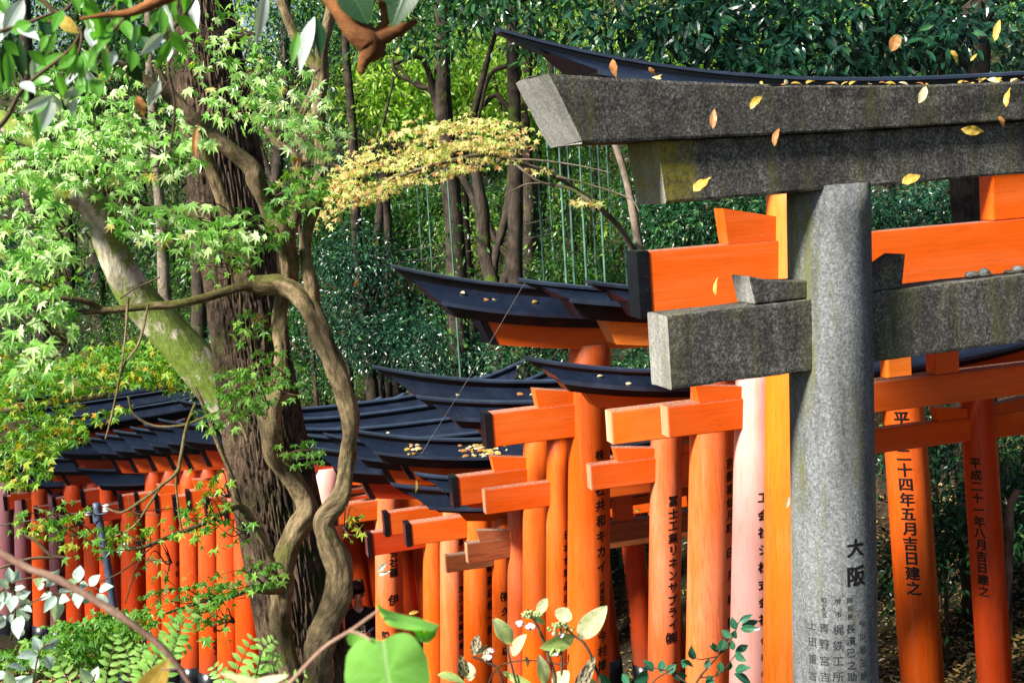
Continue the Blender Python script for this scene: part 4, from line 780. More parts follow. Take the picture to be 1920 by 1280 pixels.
wood_tree('straight_tree', 'slender straight dark trunk just left of the roof tip of the tall gate', 'tree', [[(978, 640, 15.5, 34), (968, 520, 15.5, 30), (966, 400, 15.5, 29), (966, 300, 15.5, 27), (962, 120, 15.5, 24), (960, 0, 15.5, 22), (955, -300, 15.5, 12)], [(966, 220, 15.5, 12), (930, 180, 15.5, 10), (905, 200, 15.5, 7)], [(964, 120, 15.5, 10), (920, 140, 15.5, 8), (900, 210, 15.4, 6), (880, 300, 15.4, 4)]], [(1000, -20, 13.5, 160, 60, 70), (1010, 90, 13.5, 40, 50, 12)], 12, .13, 'laurel', 23, tm=LANCE)
wood_tree('pale_pole_tree', 'thin straight pale trunk like a pole, left of the rough trunk', 'tree', [[(318, 640, 13, 28), (310, 540, 13, 24), (304, 430, 13, 21), (295, 330, 13, 20), (285, 180, 13, 18), (278, 0, 13, 15), (270, -300, 13, 8)]], [(250, 40, 14, 140, 70, 70)], 12, .12, 'forest', 24, 'bark_pale')
wood_tree('dark_tree', 'dark red-brown trunk at far left seen between bright maple leaves', 'tree', [[(88, 720, 14, 36), (78, 600, 14, 32), (66, 480, 14, 30), (55, 330, 14, 28), (50, 100, 14, 24), (40, -200, 14, 12)]], [(60, 60, 15, 170, 100, 120)], 12, .12, 'forest', 25)
wood_tree('dark_tree', 'broad dark trunk at top right behind the stone beam', 'tree', [[(1830, 700, 12.5, 74), (1818, 430, 12.5, 66), (1812, 330, 12.5, 62), (1822, 120, 12.5, 64), (1835, 0, 12.5, 60), (1840, -300, 12.5, 36)], [(1820, 80, 12.5, 30), (1780, 100, 12.3, 22), (1740, 180, 12.2, 16)], [(1700, 190, 13, 26), (1740, 90, 13, 24), (1790, 0, 13, 20), (1810, -60, 13, 14)], [(1690, 160, 13, 16), (1700, 60, 13, 12), (1705, -20, 13, 9)]],
          [(1400, 70, 10.8, 150, 80, 48), (1560, 70, 11.2, 170, 90, 66), (1700, 60, 11.6, 110, 80, 34), (1240, 40, 11, 130, 60, 38), (1860, 70, 13.8, 110, 110, 44), (1450, 150, 10.6, 90, 40, 22), (1800, 60, 11.8, 60, 60, 14), (1500, -120, 11.4, 400, 80, 60)], 26, .125, 'teal', 26, tm=LANCE, spread=.40, limbs=())
for i, (x, w, dd, dx, lab) in enumerate([(672, 20, 19, -14, 'thin trunk behind the dark thicket left of centre, nearest the twisted maple'), (706, 16, 20, 6, 'thin trunk second from the twisted maple, behind the dark thicket'), (728, 14, 21, 12, 'thin leaning trunk right of two others behind the dark thicket'), (992, 24, 20, 0, 'shaded trunk among bamboo right of the slender straight trunk'), (1012, 18, 23, -8, 'second shaded trunk among the bamboo, right of its thicker neighbour'), (520, 24, 17, 8, 'shaded trunk seen between the rough trunk and the twisted maple'), (180, 22, 18, -12, 'shaded trunk at left under the bright maple leaves'), (1075, 16, 21, -30, 'crooked trunk behind the pale limb of the golden maple'), (372, 26, 19, 6, 'dim trunk right of the thin pale pole-like trunk'), (1660, 34, 18, 4, 'dim trunk under the stone beam right of the grey pillar'), (1400, 30, 19, -6, 'dim trunk under the stone beam left of the grey pillar'), (130, 18, 16, 8, 'thin shaded trunk left of the mossy leaning trunk')]):
    wood_tree('forest_tree', lab, 'tree', [[(x + 10 - dx, 700, dd, w * 1.2), (x, 480, dd, w), (x + 9 * math.sin(i * 2.1) + dx * .5, 360, dd, w * .95), (x + 12 * math.sin(i * 1.3) + dx * .9, 220, dd, w * .85), (x + dx * 1.8, 60, dd, w * .7), (x + dx * 2.6 + 10 * math.cos(i), -100, dd, w * .5), (x + dx * 3, -300, dd, w * .3)], [(x + 9 * math.sin(i * 2.1) + dx * .5, 350, dd, w * .5), (x + 40 * (-1) ** i, 250, dd, w * .35), (x + 70 * (-1) ** i, 130, dd, w * .2)]], [(x + dx, -60, dd, 110, 80, 60), (x + dx * .6, 80 + 17 * i % 90, dd + 1.2, 80, 60, 26)], 11, .11, ['forest', 'laurel', 'sunny'][i % 3], 40 + i)
wood_tree('evergreen_tree', 'dense dark evergreen added past the left edge to shade the far purple-pink posts', 'tree', [[(-330, 900, 16, 60), (-300, 600, 16, 52), (-260, 300, 16, 40), (-240, 60, 16, 20)]] + [[(-290, 520, 16, 26), (-180, 420, 15.5, 16), (-40, 380, 15.5, 8)], [(-280, 400, 16, 24), (-380, 300, 16.5, 14), (-480, 220, 17, 7)]], [(-430, 680, 17, 230, 150, 90), (-620, 600, 16.5, 200, 150, 60), (-300, 800, 17.5, 90, 80, 22), (-100, 500, 17, 150, 80, 60), (-250, 420, 16.5, 200, 120, 60), (-420, 560, 16, 220, 120, 56)], 24, .12, 'laurel', 61, spread=.40, near=True)  # crown added towards the sun, mostly out of view, to darken the far-left posts
# bamboo
bamb = [(1048, 19, 250, 540), (1066, 20, 300, 560), (1090, 19.5, 330, 560), (1108, 21, 280, 540), (1124, 20, 320, 520), (835, 21, 330, 600), (800, 22, 350, 560), (1140, 22, 300, 520), (1012, 20, 380, 560), (846, 18, 450, 660), (1030, 22, 330, 540), (1165, 21, 330, 470), (780, 23, 300, 560), (1718, 19, 300, 460), (1745, 20, 300, 460), (1690, 21, 300, 460)]
blab = ['tallest pale bamboo stalk left of the leaning pale limb', 'bamboo stalk second in the clump left of the leaning pale limb', 'bamboo stalk in the middle of the clump right of the slender trunk', 'bamboo stalk at the right side of the clump near the pale limb', 'bamboo stalk just left of the leaning pale limb', 'bamboo stalk rising left of the straight dark trunk', 'faint bamboo stalk left of the straight dark trunk, further off', 'faint bamboo stalk behind the leaning pale limb', 'short bamboo stalk close right of the slender straight trunk', 'low bamboo stalk under the first long upswept roof', 'faint far bamboo stalk between the slender trunk and the clump', 'bamboo stalk above the orange beam with a black end', 'furthest left faint bamboo stalk left of centre', 'middle bamboo stalk in the gap right of the grey stone pillar', 'right bamboo stalk in the gap right of the grey stone pillar', 'left bamboo stalk in the gap right of the grey stone pillar']
for i, (x, d, y0, y1) in enumerate(bamb):
    d -= 3.0
    p = at(x + 6, y1, d); g0 = gz(p[0], p[1]); root = empty('bamboo_stalk', (p[0], p[1], g0), 0, blab[i], 'bamboo', 'bamboo stalks behind the gates'); m_ = MB(); q = at(x - 8, y0 - 130, d); h = q[2] - g0; n_ = int(h / .3); path = []
    for j in range(n_ + 1):
        t = j / n_; c = np.array([p[0], p[1], g0]) * (1 - t) + q * t; r = (.016 if i in (5, 6, 9, 12) else .025) * (1 - .5 * t)
        for e, k in ((-.02, 1), (0, 1.25), (.02, 1)): path.append((c[0], c[1], c[2] + e, r * k))
    tube(m_, path, 8); child(m_, 'culm', M['bamboo'], root)
    child_leaves('foliage', SIMPLE, clumps([(x, (y0 + y1) / 2 - 40, d + 1, 40, 150, 20), (x - 6, 20, d, 60, 110, 20)], 12, .075, 600 + i, .3, .6), M['forest'], root)
# bushes and thickets, one root each
bush = [
 ('dark glossy thicket beside the twisted maple, left of the long black roofs', [(690, 560, 13.5, 95, 120, 330), (650, 480, 13.8, 60, 60, 90), (720, 640, 13.2, 90, 60, 150)], .10, 'teal', 12),
 ('dark glossy bush below the first long upswept roof', [(850, 660, 14.5, 90, 46, 170), (800, 620, 14.5, 60, 50, 80), (930, 690, 14.2, 60, 30, 70)], .09, 'teal', 12),
 ('dark bush filling the gap between the black roofs and the orange pillar', [(1000, 660, 15.5, 70, 40, 110), (1180, 690, 14, 60, 30, 80)], .09, 'laurel', 12),
 ('dense green bush just above the black roofs of the upper gates', [(1110, 500, 19, 110, 28, 130), (1050, 512, 18.5, 90, 22, 90), (1185, 400, 20, 40, 60, 60)], .09, 'forest', 12),
 ('shiny dark bush under the stone beam, left of the amber pillar', [(1330, 400, 13, 120, 44, 230), (1260, 440, 13, 60, 40, 80), (1240, 380, 13.5, 60, 60, 60), (1410, 410, 13.5, 60, 50, 60)], .10, 'laurel', 12),
 ('dark bush in the gap right of the grey stone pillar', [(1720, 395, 15, 110, 50, 190), (1660, 420, 15, 40, 40, 50), (1800, 380, 15, 60, 50, 70)], .10, 'teal', 12),
 ('low dark shrub behind the right-hand lettered posts, beside the leaf-strewn bank', [(1772, 1005, 11.8, 46, 60, 80), (1790, 960, 11.9, 40, 40, 40), (1700, 1060, 11.5, 50, 40, 50)], .10, 'laurel', 12),
 ('dark shrub at the right edge above the leaf-strewn bank', [(1890, 880, 12, 60, 70, 110), (1900, 980, 11.6, 40, 50, 60)], .10, 'laurel', 12),
 ('small shrub between the two lettered posts, high on the bank', [(1755, 830, 13, 60, 44, 80), (1700, 850, 13, 50, 50, 60)], .09, 'teal', 12),
 ('mid green thicket behind the mossy leaning trunk', [(260, 640, 14, 110, 60, 190), (330, 600, 14, 60, 80, 110), (150, 600, 15, 90, 70, 120)], .09, 'forest', 12),
 ('shaded thicket at far left under the bright maple leaves', [(60, 620, 14, 100, 90, 190), (30, 520, 15, 80, 80, 110)], .09, 'laurel', 12),
 ('shaded bush between the rough trunk and the twisted maple', [(590, 640, 14.5, 50, 90, 120), (560, 480, 15, 60, 90, 110), (520, 330, 16, 70, 90, 110)], .09, 'laurel', 12),
 ('dark leafy mass right of the rough trunk near the top', [(540, 120, 15, 80, 110, 130), (640, 250, 15, 60, 60, 60), (600, 40, 15, 70, 60, 60)], .10, 'teal', 12),
 ('dark tangle of shrubs behind the purple-pink posts at left', [(30, 900, 24, 90, 60, 110)], .10, 'teal', 12),
 ('bush behind the far roofs at the foot of the mossy trunk', [(420, 700, 19, 90, 46, 130), (560, 720, 19, 80, 36, 110), (640, 700, 18, 60, 40, 60)], .09, 'forest', 12),
]
for i, (lab, el, lf, mm, per) in enumerate(bush):
    x, y, d = el[0][:3]; p = at(x, y, d); g0 = gz(p[0], p[1]); m_ = []
    stems = [[(x + (k - 1.5) * 8, y + 40, d, 5), (x + (k - 1.5) * 30, y, d, 4), (x + (k - 1.5) * 50, y - 30, d, 2)] for k in range(4)]
    wood_tree('evergreen_bush', lab, 'bush', [[(x, y + 60, d, 7), (x, y, d, 5), (x + 10, y - 30, d, 2)]] + stems, [t[:5] + (int(t[5] * .62),) for t in el], int(per * 2.4), lf * .78, mm, 80 + i, 'twig', 'bushes behind the gates', SIMPLE, .36, .35)
# sunlit trees further up the hill: each a tree of its own
far = []; FARLOC = ['behind the straight dark trunk', 'above the golden spray, left of the straight dark trunk', 'between the slender trunk and the high black roof tip', 'above the twisted maple fork', 'behind the leaning pale limb of the golden maple', 'at the top edge left of the high black roof', 'at the top edge right of the broken branch', 'above the left half of the high black roof', 'above the middle of the high black roof', 'above the high black roof, right of its middle', 'behind the broad dark trunk at top right', 'in the top right corner', 'behind the rough trunk near the top', 'behind the limb of the twisted maple', 'at upper left behind the bright maple leaves', 'at far left behind the bright maple leaves', 'in the top left corner', 'at the top edge behind the hanging silvery leaves', 'just above the first long upswept roof', 'just left of the straight dark trunk, under the golden spray', 'between the forked and slender trunks', 'right behind the forked trunk', 'behind the bamboo clump', 'under the left end of the stone lintels', 'under the stone lintels left of the grey pillar', 'in the gap right of the grey pillar', 'under the right end of the stone lintels', 'behind the mossy leaning trunk at left', 'behind the thin pale pole-like trunk', 'between the rough trunk and the twisted maple', 'low at the left edge', 'low behind the foot of the mossy trunk', 'low beside the rough trunk', 'behind the thicket above the second long roof', 'below the tip of the first long roof', 'low behind the stacked black roofs']
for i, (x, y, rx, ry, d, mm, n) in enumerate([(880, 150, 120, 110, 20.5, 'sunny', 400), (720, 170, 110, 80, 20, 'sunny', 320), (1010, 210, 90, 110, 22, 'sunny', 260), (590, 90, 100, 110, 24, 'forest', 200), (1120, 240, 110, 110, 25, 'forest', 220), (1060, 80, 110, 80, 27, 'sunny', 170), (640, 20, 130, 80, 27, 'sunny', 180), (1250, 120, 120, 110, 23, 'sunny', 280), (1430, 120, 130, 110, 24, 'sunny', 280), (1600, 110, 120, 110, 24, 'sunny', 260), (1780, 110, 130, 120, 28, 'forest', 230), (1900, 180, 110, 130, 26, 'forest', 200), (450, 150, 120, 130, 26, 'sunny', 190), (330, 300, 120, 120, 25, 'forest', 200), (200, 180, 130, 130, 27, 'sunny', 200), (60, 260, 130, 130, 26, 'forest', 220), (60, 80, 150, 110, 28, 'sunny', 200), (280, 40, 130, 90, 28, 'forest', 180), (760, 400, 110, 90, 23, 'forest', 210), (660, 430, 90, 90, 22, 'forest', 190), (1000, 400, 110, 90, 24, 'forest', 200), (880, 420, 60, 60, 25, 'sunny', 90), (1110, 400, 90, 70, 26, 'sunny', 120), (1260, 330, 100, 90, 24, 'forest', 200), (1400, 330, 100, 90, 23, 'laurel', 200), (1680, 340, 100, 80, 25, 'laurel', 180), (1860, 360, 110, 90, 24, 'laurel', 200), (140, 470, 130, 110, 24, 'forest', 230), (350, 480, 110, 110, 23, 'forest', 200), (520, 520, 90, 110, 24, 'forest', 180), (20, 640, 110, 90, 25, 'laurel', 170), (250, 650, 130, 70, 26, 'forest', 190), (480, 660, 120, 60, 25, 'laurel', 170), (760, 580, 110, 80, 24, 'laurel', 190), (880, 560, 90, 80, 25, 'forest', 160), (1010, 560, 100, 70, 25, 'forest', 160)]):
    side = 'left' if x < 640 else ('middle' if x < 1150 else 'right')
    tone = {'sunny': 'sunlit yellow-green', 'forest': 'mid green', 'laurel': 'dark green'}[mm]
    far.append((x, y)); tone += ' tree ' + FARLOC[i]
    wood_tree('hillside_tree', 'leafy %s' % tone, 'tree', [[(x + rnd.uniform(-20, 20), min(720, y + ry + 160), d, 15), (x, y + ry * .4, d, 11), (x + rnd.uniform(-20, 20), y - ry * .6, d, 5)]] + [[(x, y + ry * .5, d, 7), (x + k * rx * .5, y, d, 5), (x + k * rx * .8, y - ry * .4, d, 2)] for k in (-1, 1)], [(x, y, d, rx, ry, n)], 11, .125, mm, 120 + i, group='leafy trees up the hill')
# far off wood, one mass
g = np.random.default_rng(5); el = []
for i in range(190): el.append((g.uniform(-150, 2070), g.uniform(-260, 640), g.uniform(29, 37), 120, 90, 46))
for i in range(70): el.append((g.uniform(-200, 760), g.uniform(-330, 160), g.uniform(28, 34), 120, 80, 46))
sp = clumps(el, 9, .17, 900, .45); h = len(sp[0]) // 2
tag(link('distant_wood', leaves_mesh('distant_wood', DIAMOND, *[a[:h] for a in sp]), M['forest']), kind='stuff'); tag(link('distant_wood', leaves_mesh('distant_wood', DIAMOND, *[a[h:] for a in sp]), M['laurel']), kind='stuff')
# leaf litter on the bank and the near slope
def scatter(x0, x1, y0, y1, n, sz, seed):
    g = np.random.default_rng(seed); x = g.uniform(x0, x1, n); y = g.uniform(y0, y1, n); z = ground(x, y) + .012 + .02 * g.random(n); az = g.random(n) * 6.283
    return np.stack([x, y, z], 1), np.stack([np.cos(az), np.sin(az), .35 * g.normal(size=n)], 1), np.stack([.4 * g.normal(size=n), .4 * g.normal(size=n), np.ones(n)], 1), sz * (.6 + .7 * g.random(n))
lt = cat_sprays([scatter(2.2, 8.5, 8.5, 15, 26000, .075, 1), scatter(-8, 2, 5, 15, 9000, .07, 2), scatter(-.5, 5, 8, 20, 9000, .07, 3)])
tag(link('leaf_litter', leaves_mesh('leaf_litter', SIMPLE, *lt), M['litter']), kind='stuff')

# ------------------------------------------------------------------ plants and leaves close to the camera
def vein_mat(name, base, vein, edge=None, trans=.45, rough=.38, side=9.0, blot=0, blotcol=(.10, .05, .03)):
    m, n, out = mat(name); uv = nd(n, 'ShaderNodeTexCoord').outputs['UV']; sx = nd(n, 'ShaderNodeSeparateXYZ'); n.links.new(uv, sx.inputs[0])
    ax = mathn(n, 'ABSOLUTE', sx.outputs[0]); ph = mathn(n, 'SUBTRACT', sx.outputs[1], mathn(n, 'MULTIPLY', ax, .55)); w = mathn(n, 'ABSOLUTE', mathn(n, 'SINE', mathn(n, 'MULTIPLY', ph, side * math.pi)))
    v1 = ramp(n, [(0, 1.0), (.10, 0.0)], w); v2 = ramp(n, [(0, 1.0), (.035, 0.0)], ax); vv = mathn(n, 'MAXIMUM', mathn(n, 'MULTIPLY', v1.outputs[0], .6), v2.outputs[0])
    ns = noise_n(n, 3.2, 5, .6, uv); col = ramp(n, [(.3, tuple(x * .72 for x in base)), (.7, base)], ns.outputs[0]).outputs[0]
    if edge: col = mixc(n, ramp(n, [(.3, 0.0), (.62, 1.0)], ns.outputs[0]).outputs[0], col, edge)
    col = mixc(n, mathn(n, 'MULTIPLY', vv, .8), col, vein)
    if blot: b = noise_n(n, 5.5, 6, .65, uv); col = mixc(n, ramp(n, [(.60 - blot * .14, 0.0), (.68 - blot * .14, 1.0)], b.outputs[0]).outputs[0], col, blotcol)
    p = principled(n, out, col, rough, .5, vv, .25, .002); t = nd(n, 'ShaderNodeBsdfTranslucent'); n.links.new(mixc(n, 1.0, col, (1.2, 1.3, .6), 'MULTIPLY'), t.inputs[0])
    mx = nd(n, 'ShaderNodeMixShader'); mx.inputs[0].default_value = trans; n.links.new(p.outputs[0], mx.inputs[1]); n.links.new(t.outputs[0], mx.inputs[2]); n.links.new(mx.outputs[0], out.inputs[0]); return m
M['v_green'] = vein_mat('veined_fresh_leaf', (.30, .72, .12), (.52, .80, .34), None, .5, .4, 7)
M['v_cream'] = vein_mat('veined_cream_green_leaf', (.58, .72, .28), (.74, .78, .46), (.80, .78, .50), .4, .5, 9, .15, (.30, .18, .09))
M['v_dry'] = vein_mat('withered_blotched_leaf', (.58, .50, .33), (.62, .56, .44), (.52, .50, .28), .3, .6, 8, 1.0, (.05, .03, .028))
M['v_hyd'] = vein_mat('veined_hydrangea_leaf', (.30, .56, .15), (.52, .68, .30), (.54, .64, .20), .4, .45, 9, .1, (.36, .20, .08))
M['v_fore'] = vein_mat('veined_glossy_leaf', (.15, .46, .05), (.30, .55, .14), None, .5, .28, 9)
M['v_dark'] = vein_mat('veined_dark_leaf', (.02, .075, .02), (.05, .13, .04), None, .2, .35, 9)
M['v_pale'] = vein_mat('veined_silvery_leaf', (.66, .76, .72), (.78, .82, .80), None, .3, .3, 9)
M['v_nan'] = vein_mat('glossy_nandina_leaf', (.03, .16, .075), (.12, .30, .18), None, .2, .22, 8)
M['v_frost'] = vein_mat('pale_glossy_leaf', (.34, .58, .44), (.14, .34, .20), (.72, .82, .76), .3, .22, 9)
M['v_yellow'] = vein_mat('yellow_leaf_blade', (.72, .45, .05), (.78, .60, .22), (.80, .58, .12), .4, .4, 8, .45, (.40, .20, .06))
M['v_orange'] = vein_mat('orange_brown_leaf_blade', (.62, .27, .06), (.70, .42, .16), (.48, .20, .07), .35, .45, 8, .3, (.25, .10, .05))
M['v_buff'] = vein_mat('pale_buff_leaf_blade', (.84, .72, .44), (.86, .78, .56), None, .35, .5, 8, .2, (.5, .36, .2))
M['petal'] = plain('pale_pink_petal', (.66, .52, .56), .6, .3, .25, 60)
M['bud'] = plain('green_flower_buds', (.34, .42, .16), .6, .3, .4, 120)
def blade(mb, b, t, w, nor, curl=.15, fold=.15, n=10, shape='oval', wave=0, twist=0, mi=0):
    """one leaf blade from base b to tip t (world), width w, facing nor"""
    b, t = np.array(b, float), np.array(t, float); L = np.linalg.norm(t - b); d = (t - b) / L; sd = np.cross(d, nor); sd /= np.linalg.norm(sd); up = np.cross(sd, d); v = []; uv = []; f = []; K = 7
    for i in range(n + 1):
        s = i / n
        if shape == 'oval': ww = math.sin(math.pi * min(1, s ** .82)) ** .75
        elif shape == 'lance': ww = math.sin(math.pi * s ** .8) ** 1.1
        elif shape == 'heart': ww = (max(0, 1 - ((s - .36) / .66) ** 2) ** .62) if s > .02 else .55
        if i == n: ww = .0
        if i == 0 and shape != 'heart': ww = .03
        tw = twist * s
        for k in range(K):
            q = (k / (K - 1) - .5) * 2; off = q * ww * w / 2; z = curl * L * (s * (1 - s) * 1.2 - .25 * s * s) + fold * abs(off) + wave * w * math.sin(s * 17 + q * 2.2) * abs(q)
            back = -.13 * L * (abs(q) ** 1.2) if (shape == 'heart' and s < .12) else 0
            o = sd * math.cos(tw) + up * math.sin(tw); v.append(b + d * (s * L + back) + o * off + up * z); uv.append((q * .5 * ww, s))
    for i in range(n):
        for k in range(K - 1): f.append((i * K + k, i * K + k + 1, (i + 1) * K + k + 1, (i + 1) * K + k))
    mb.add(v, f, uv, mi)
def blade_px(mb, bx, by, tx, ty, w, d, dd=0.0, tilt=0, **kw):
    b, t = at(bx, by, d), at(tx, ty, d + dd); tc = CAM - b; tc /= np.linalg.norm(tc); ax = (t - b) / np.linalg.norm(t - b); n_ = np.array(tc) + np.array([0, 0, .35])
    if tilt: n_ = np.array(Matrix.Rotation(math.radians(tilt), 3, Vector(ax)) @ Vector(n_))
    blade(mb, b, t, w * d / F, n_, **kw)

# broadleaf branch hanging into the top left corner
fb = empty('broadleaf_branch', tuple(at(-150, -120, 2.1)), 0, 'out of focus broadleaf branch with silvery and green leaves hanging into the top left corner', 'tree branch')
m_ = MB()
for q in [[(-120, 330, 9), (-40, 270, 9), (10, 225, 9), (45, 165, 7), (130, 95, 6), (150, 60, 4)], [(-100, -60, 14), (60, -10, 11), (110, 25, 9), (150, -10, 7)], [(90, 40, 7), (150, 55, 6), (145, 110, 5), (130, 150, 4)], [(200, -40, 9), (240, 20, 7), (200, 75, 6), (215, 120, 4), (205, 155, 3)], [(400, -60, 10), (340, 35, 8), (315, 60, 6), (290, 80, 5), (270, 100, 4), (215, 130, 3)], [(315, -60, 7), (312, 30, 6), (316, 130, 6), (318, 150, 5), (327, 190, 5), (326, 230, 5), (318, 290, 4)], [(0, 60, 8), (60, 40, 6), (110, 20, 5)], [(318, 150, 4), (300, 175, 3), (285, 185, 3)], [(260, -30, 12), (200, 30, 5), (235, 20, 6)]]:
    ptube(m_, [(x, y, 2.1, w) for x, y, w in q], 8)
child(m_, 'stem', M['twig'], fb)
LV = [(45, 0, 5, 70, 34, 'v_pale'), (30, 25, -15, 90, 30, 'v_pale'), (60, 45, 18, 60, 26, 'v_fore'), (170, 8, 165, 58, 30, 'v_pale'), (160, 0, 175, 62, 20, 'v_fore'), (118, 20, 100, 60, 24, 'v_fore'), (100, 30, 70, 60, 26, 'v_fore'), (20, 60, 5, 160, 28, 'v_dark'), (35, 70, 44, 152, 26, 'v_dark'), (33, 72, 22, 118, 20, 'v_pale'), (14, 95, 16, 170, 24, 'v_fore'), (-2, 110, 8, 175, 26, 'v_fore'), (120, 100, 62, 138, 22, 'v_fore'), (142, 104, 106, 130, 22, 'v_fore'),
      (100, 145, 58, 155, 26, 'v_fore'), (100, 160, 52, 150, 26, 'v_fore'), (160, 160, 130, 192, 22, 'v_fore'), (98, 178, 68, 258, 32, 'v_pale'), (95, 180, 38, 212, 20, 'v_pale'), (92, 182, 60, 218, 24, 'v_fore'), (100, 178, 112, 212, 20, 'v_pale'), (140, 162, 122, 200, 24, 'v_pale'), (138, 168, 135, 222, 18, 'v_pale'), (222, 34, 194, 92, 22, 'v_fore'), (232, 40, 246, 76, 24, 'v_fore'), (272, 50, 255, 80, 28, 'v_fore'), (275, 80, 274, 120, 12, 'v_fore'),
      (240, 114, 268, 158, 26, 'v_dark'), (300, 150, 277, 202, 22, 'v_pale'), (215, 95, 208, 125, 16, 'v_pale'), (310, 75, 286, 84, 14, 'v_pale'), (362, -10, 370, 64, 22, 'v_pale'), (350, -20, 346, 26, 20, 'v_fore'), (500, -20, 480, 82, 24, 'v_pale'), (590, 32, 560, 140, 30, 'v_pale'), (560, 60, 546, 126, 18, 'v_fore'), (595, 35, 600, 110, 26, 'v_dark'), (655, -20, 640, 40, 30, 'v_dark'), (90, 66, 75, 98, 18, 'v_fore'), (80, 60, 112, 62, 18, 'v_fore'), (230, -10, 225, 24, 24, 'v_fore'), (0, -5, 25, 40, 22, 'v_fore'), (70, -20, 95, 18, 26, 'v_fore'), (130, -20, 150, 26, 22, 'v_fore'), (-10, 40, 20, 20, 22, 'v_pale'), (300, 20, 278, 60, 18, 'v_fore'), (330, -10, 318, 26, 20, 'v_fore'), (284, 20, 296, 60, 18, 'v_dark')]
lq = random.Random(12)
for j in range(58):
    x = lq.uniform(-20, 340); y = lq.uniform(-15, 250 - .55 * max(0, x)); a_ = lq.uniform(20, 160); l_ = lq.uniform(38, 78); LV.append((x, y, x + math.cos(math.radians(a_)) * l_ * .7, y + math.sin(math.radians(a_)) * l_, lq.uniform(16, 27), lq.choice(['v_fore'] * 6 + ['v_pale', 'v_pale', 'v_dark'])))
for j, (x0, y0, x1, y1, w, mm) in enumerate(LV):
    m_ = MB(); blade_px(m_, x0, y0, x1, y1, w, 2.1 + .12 * math.sin(j * 2.3), .03 * math.sin(j), 25 * math.sin(j * 1.7), shape='lance', curl=.12, fold=.25, n=8); child(m_, 'leaf', M[mm], fb)
m_ = MB(); blade_px(m_, 110, 32, 146, 62, 26, 2.05, 0, 20, shape='oval', n=8, curl=.2); tag(child(m_, 'leaf', M['v_yellow'], fb), 'yellow leaf among the green ones')
# thick brown branch stub at the top
tb = empty('broken_branch', tuple(at(560, -160, 1.7)), 0, 'blurred thick orange-brown branch stub with dark leaves hanging from the top edge', 'tree branch')
m_ = MB(); ptube(m_, [(330, -14, 1.7, 26), (250, 22, 1.7, 16), (200, 28, 1.7, 10), (150, 36, 1.7, 5)], 10, rough=.15); child(m_, 'branch', M['twig_orange'], tb)
m_ = MB(); ptube(m_, [(540, -120, 1.7, 40), (600, -40, 1.7, 44), (640, 20, 1.7, 40), (668, 58, 1.7, 44), (694, 78, 1.7, 52), (700, 92, 1.7, 44), (684, 112, 1.7, 26), (676, 138, 1.7, 12)], 16, rough=.2, freq=14); ptube(m_, [(694, 80, 1.7, 38), (735, 62, 1.7, 28), (760, 52, 1.7, 18), (782, 40, 1.7, 9)], 12, rough=.15, freq=14); ptube(m_, [(700, 70, 1.7, 20), (722, 40, 1.7, 16), (715, 0, 1.7, 12), (705, -60, 1.7, 10)], 10)
child(m_, 'branch', M['twig_orange'], tb)
for x0, y0, x1, y1, w in [(650, -40, 690, 45, 70), (780, -60, 735, 52, 62), (700, -60, 760, 20, 50)]:
    m_ = MB(); blade_px(m_, x0, y0, x1, y1, w, 1.68, 0, 10, shape='oval', n=10, curl=.1); child(m_, 'leaf', M['v_dark'], tb)

# bright heart-shaped leaf and its twig at the bottom
hp = empty('heart_leaf_twig', tuple(at(520, 1340, 1.3)), 0, 'blurred twig carrying a big bright green heart-shaped leaf and a folded one, bottom centre', 'plant')
m_ = MB(); ptube(m_, [(500, 1330, 1.3, 9), (560, 1262, 1.3, 8), (610, 1212, 1.3, 8), (660, 1180, 1.3, 7), (690, 1158, 1.3, 6), (712, 1142, 1.3, 5)], 8); ptube(m_, [(655, 1182, 1.3, 6), (680, 1190, 1.29, 5), (696, 1200, 1.28, 4)], 8); child(m_, 'stem', M['twig_pink'], hp)
def heart(mb, cx, cy, R, d, rot):
    v = []; uv = []; f = []; NR, NA = 9, 48
    for i in range(NR + 1):
        for k in range(NA):
            th = 2 * math.pi * k / NA; q = math.cos(th)                       # th = 0 at the leaf tip
            r = 1.0 + .22 * max(0, q) ** 10 - .30 * max(0, -q) ** 14 + .05 * math.cos(2 * th); r *= 1 + .012 * math.sin(th * 11); t = i / NR
            x, y = R * r * t * math.sin(th), -R * (r * t * q) - R * .0
            cr, sr = math.cos(rot), math.sin(rot); X, Y = cx + x * cr - y * sr, cy - (x * sr + y * cr)
            rib = .035 * abs(math.sin(th * 3.5)) * t * R; z = .16 * R * t * t * (.6 + .6 * abs(math.sin(th))) - rib + .03 * R * math.sin(th * 5) * t ** 3
            v.append(at(X, Y, d + z * d / F)); uv.append((.5 * r * t * math.sin(th), .5 + .5 * r * t * q))
    for i in range(NR):
        for k in range(NA): j = (k + 1) % NA; f.append((i * NA + k, i * NA + j, (i + 1) * NA + j, (i + 1) * NA + k))
    mb.add(v, f, uv)
m_ = MB(); heart(m_, 726, 1262, 84, 1.28, .14); child(m_, 'leaf', M['v_green'], hp)
def sheet(mb, ca, cb, d, bow):
    A = smooth_path([tuple(at(x, y, d + z)) + (1,) for x, y, z in ca], 18); B = smooth_path([tuple(at(x, y, d + z)) + (1,) for x, y, z in cb], 18); n = min(len(A), len(B)); v = []; uv = []; K = 6; f = []
    for i in range(n):
        for k in range(K):
            t = k / (K - 1); v.append(A[i, :3] * (1 - t) + B[i, :3] * t - c_f * bow * math.sin(math.pi * t) * .02 * (1 + .3 * math.sin(i))); uv.append((t - .5, i / n))
    for i in range(n - 1):
        for k in range(K - 1): f.append((i * K + k, i * K + k + 1, (i + 1) * K + k + 1, (i + 1) * K + k))
    mb.add(v, f, uv)
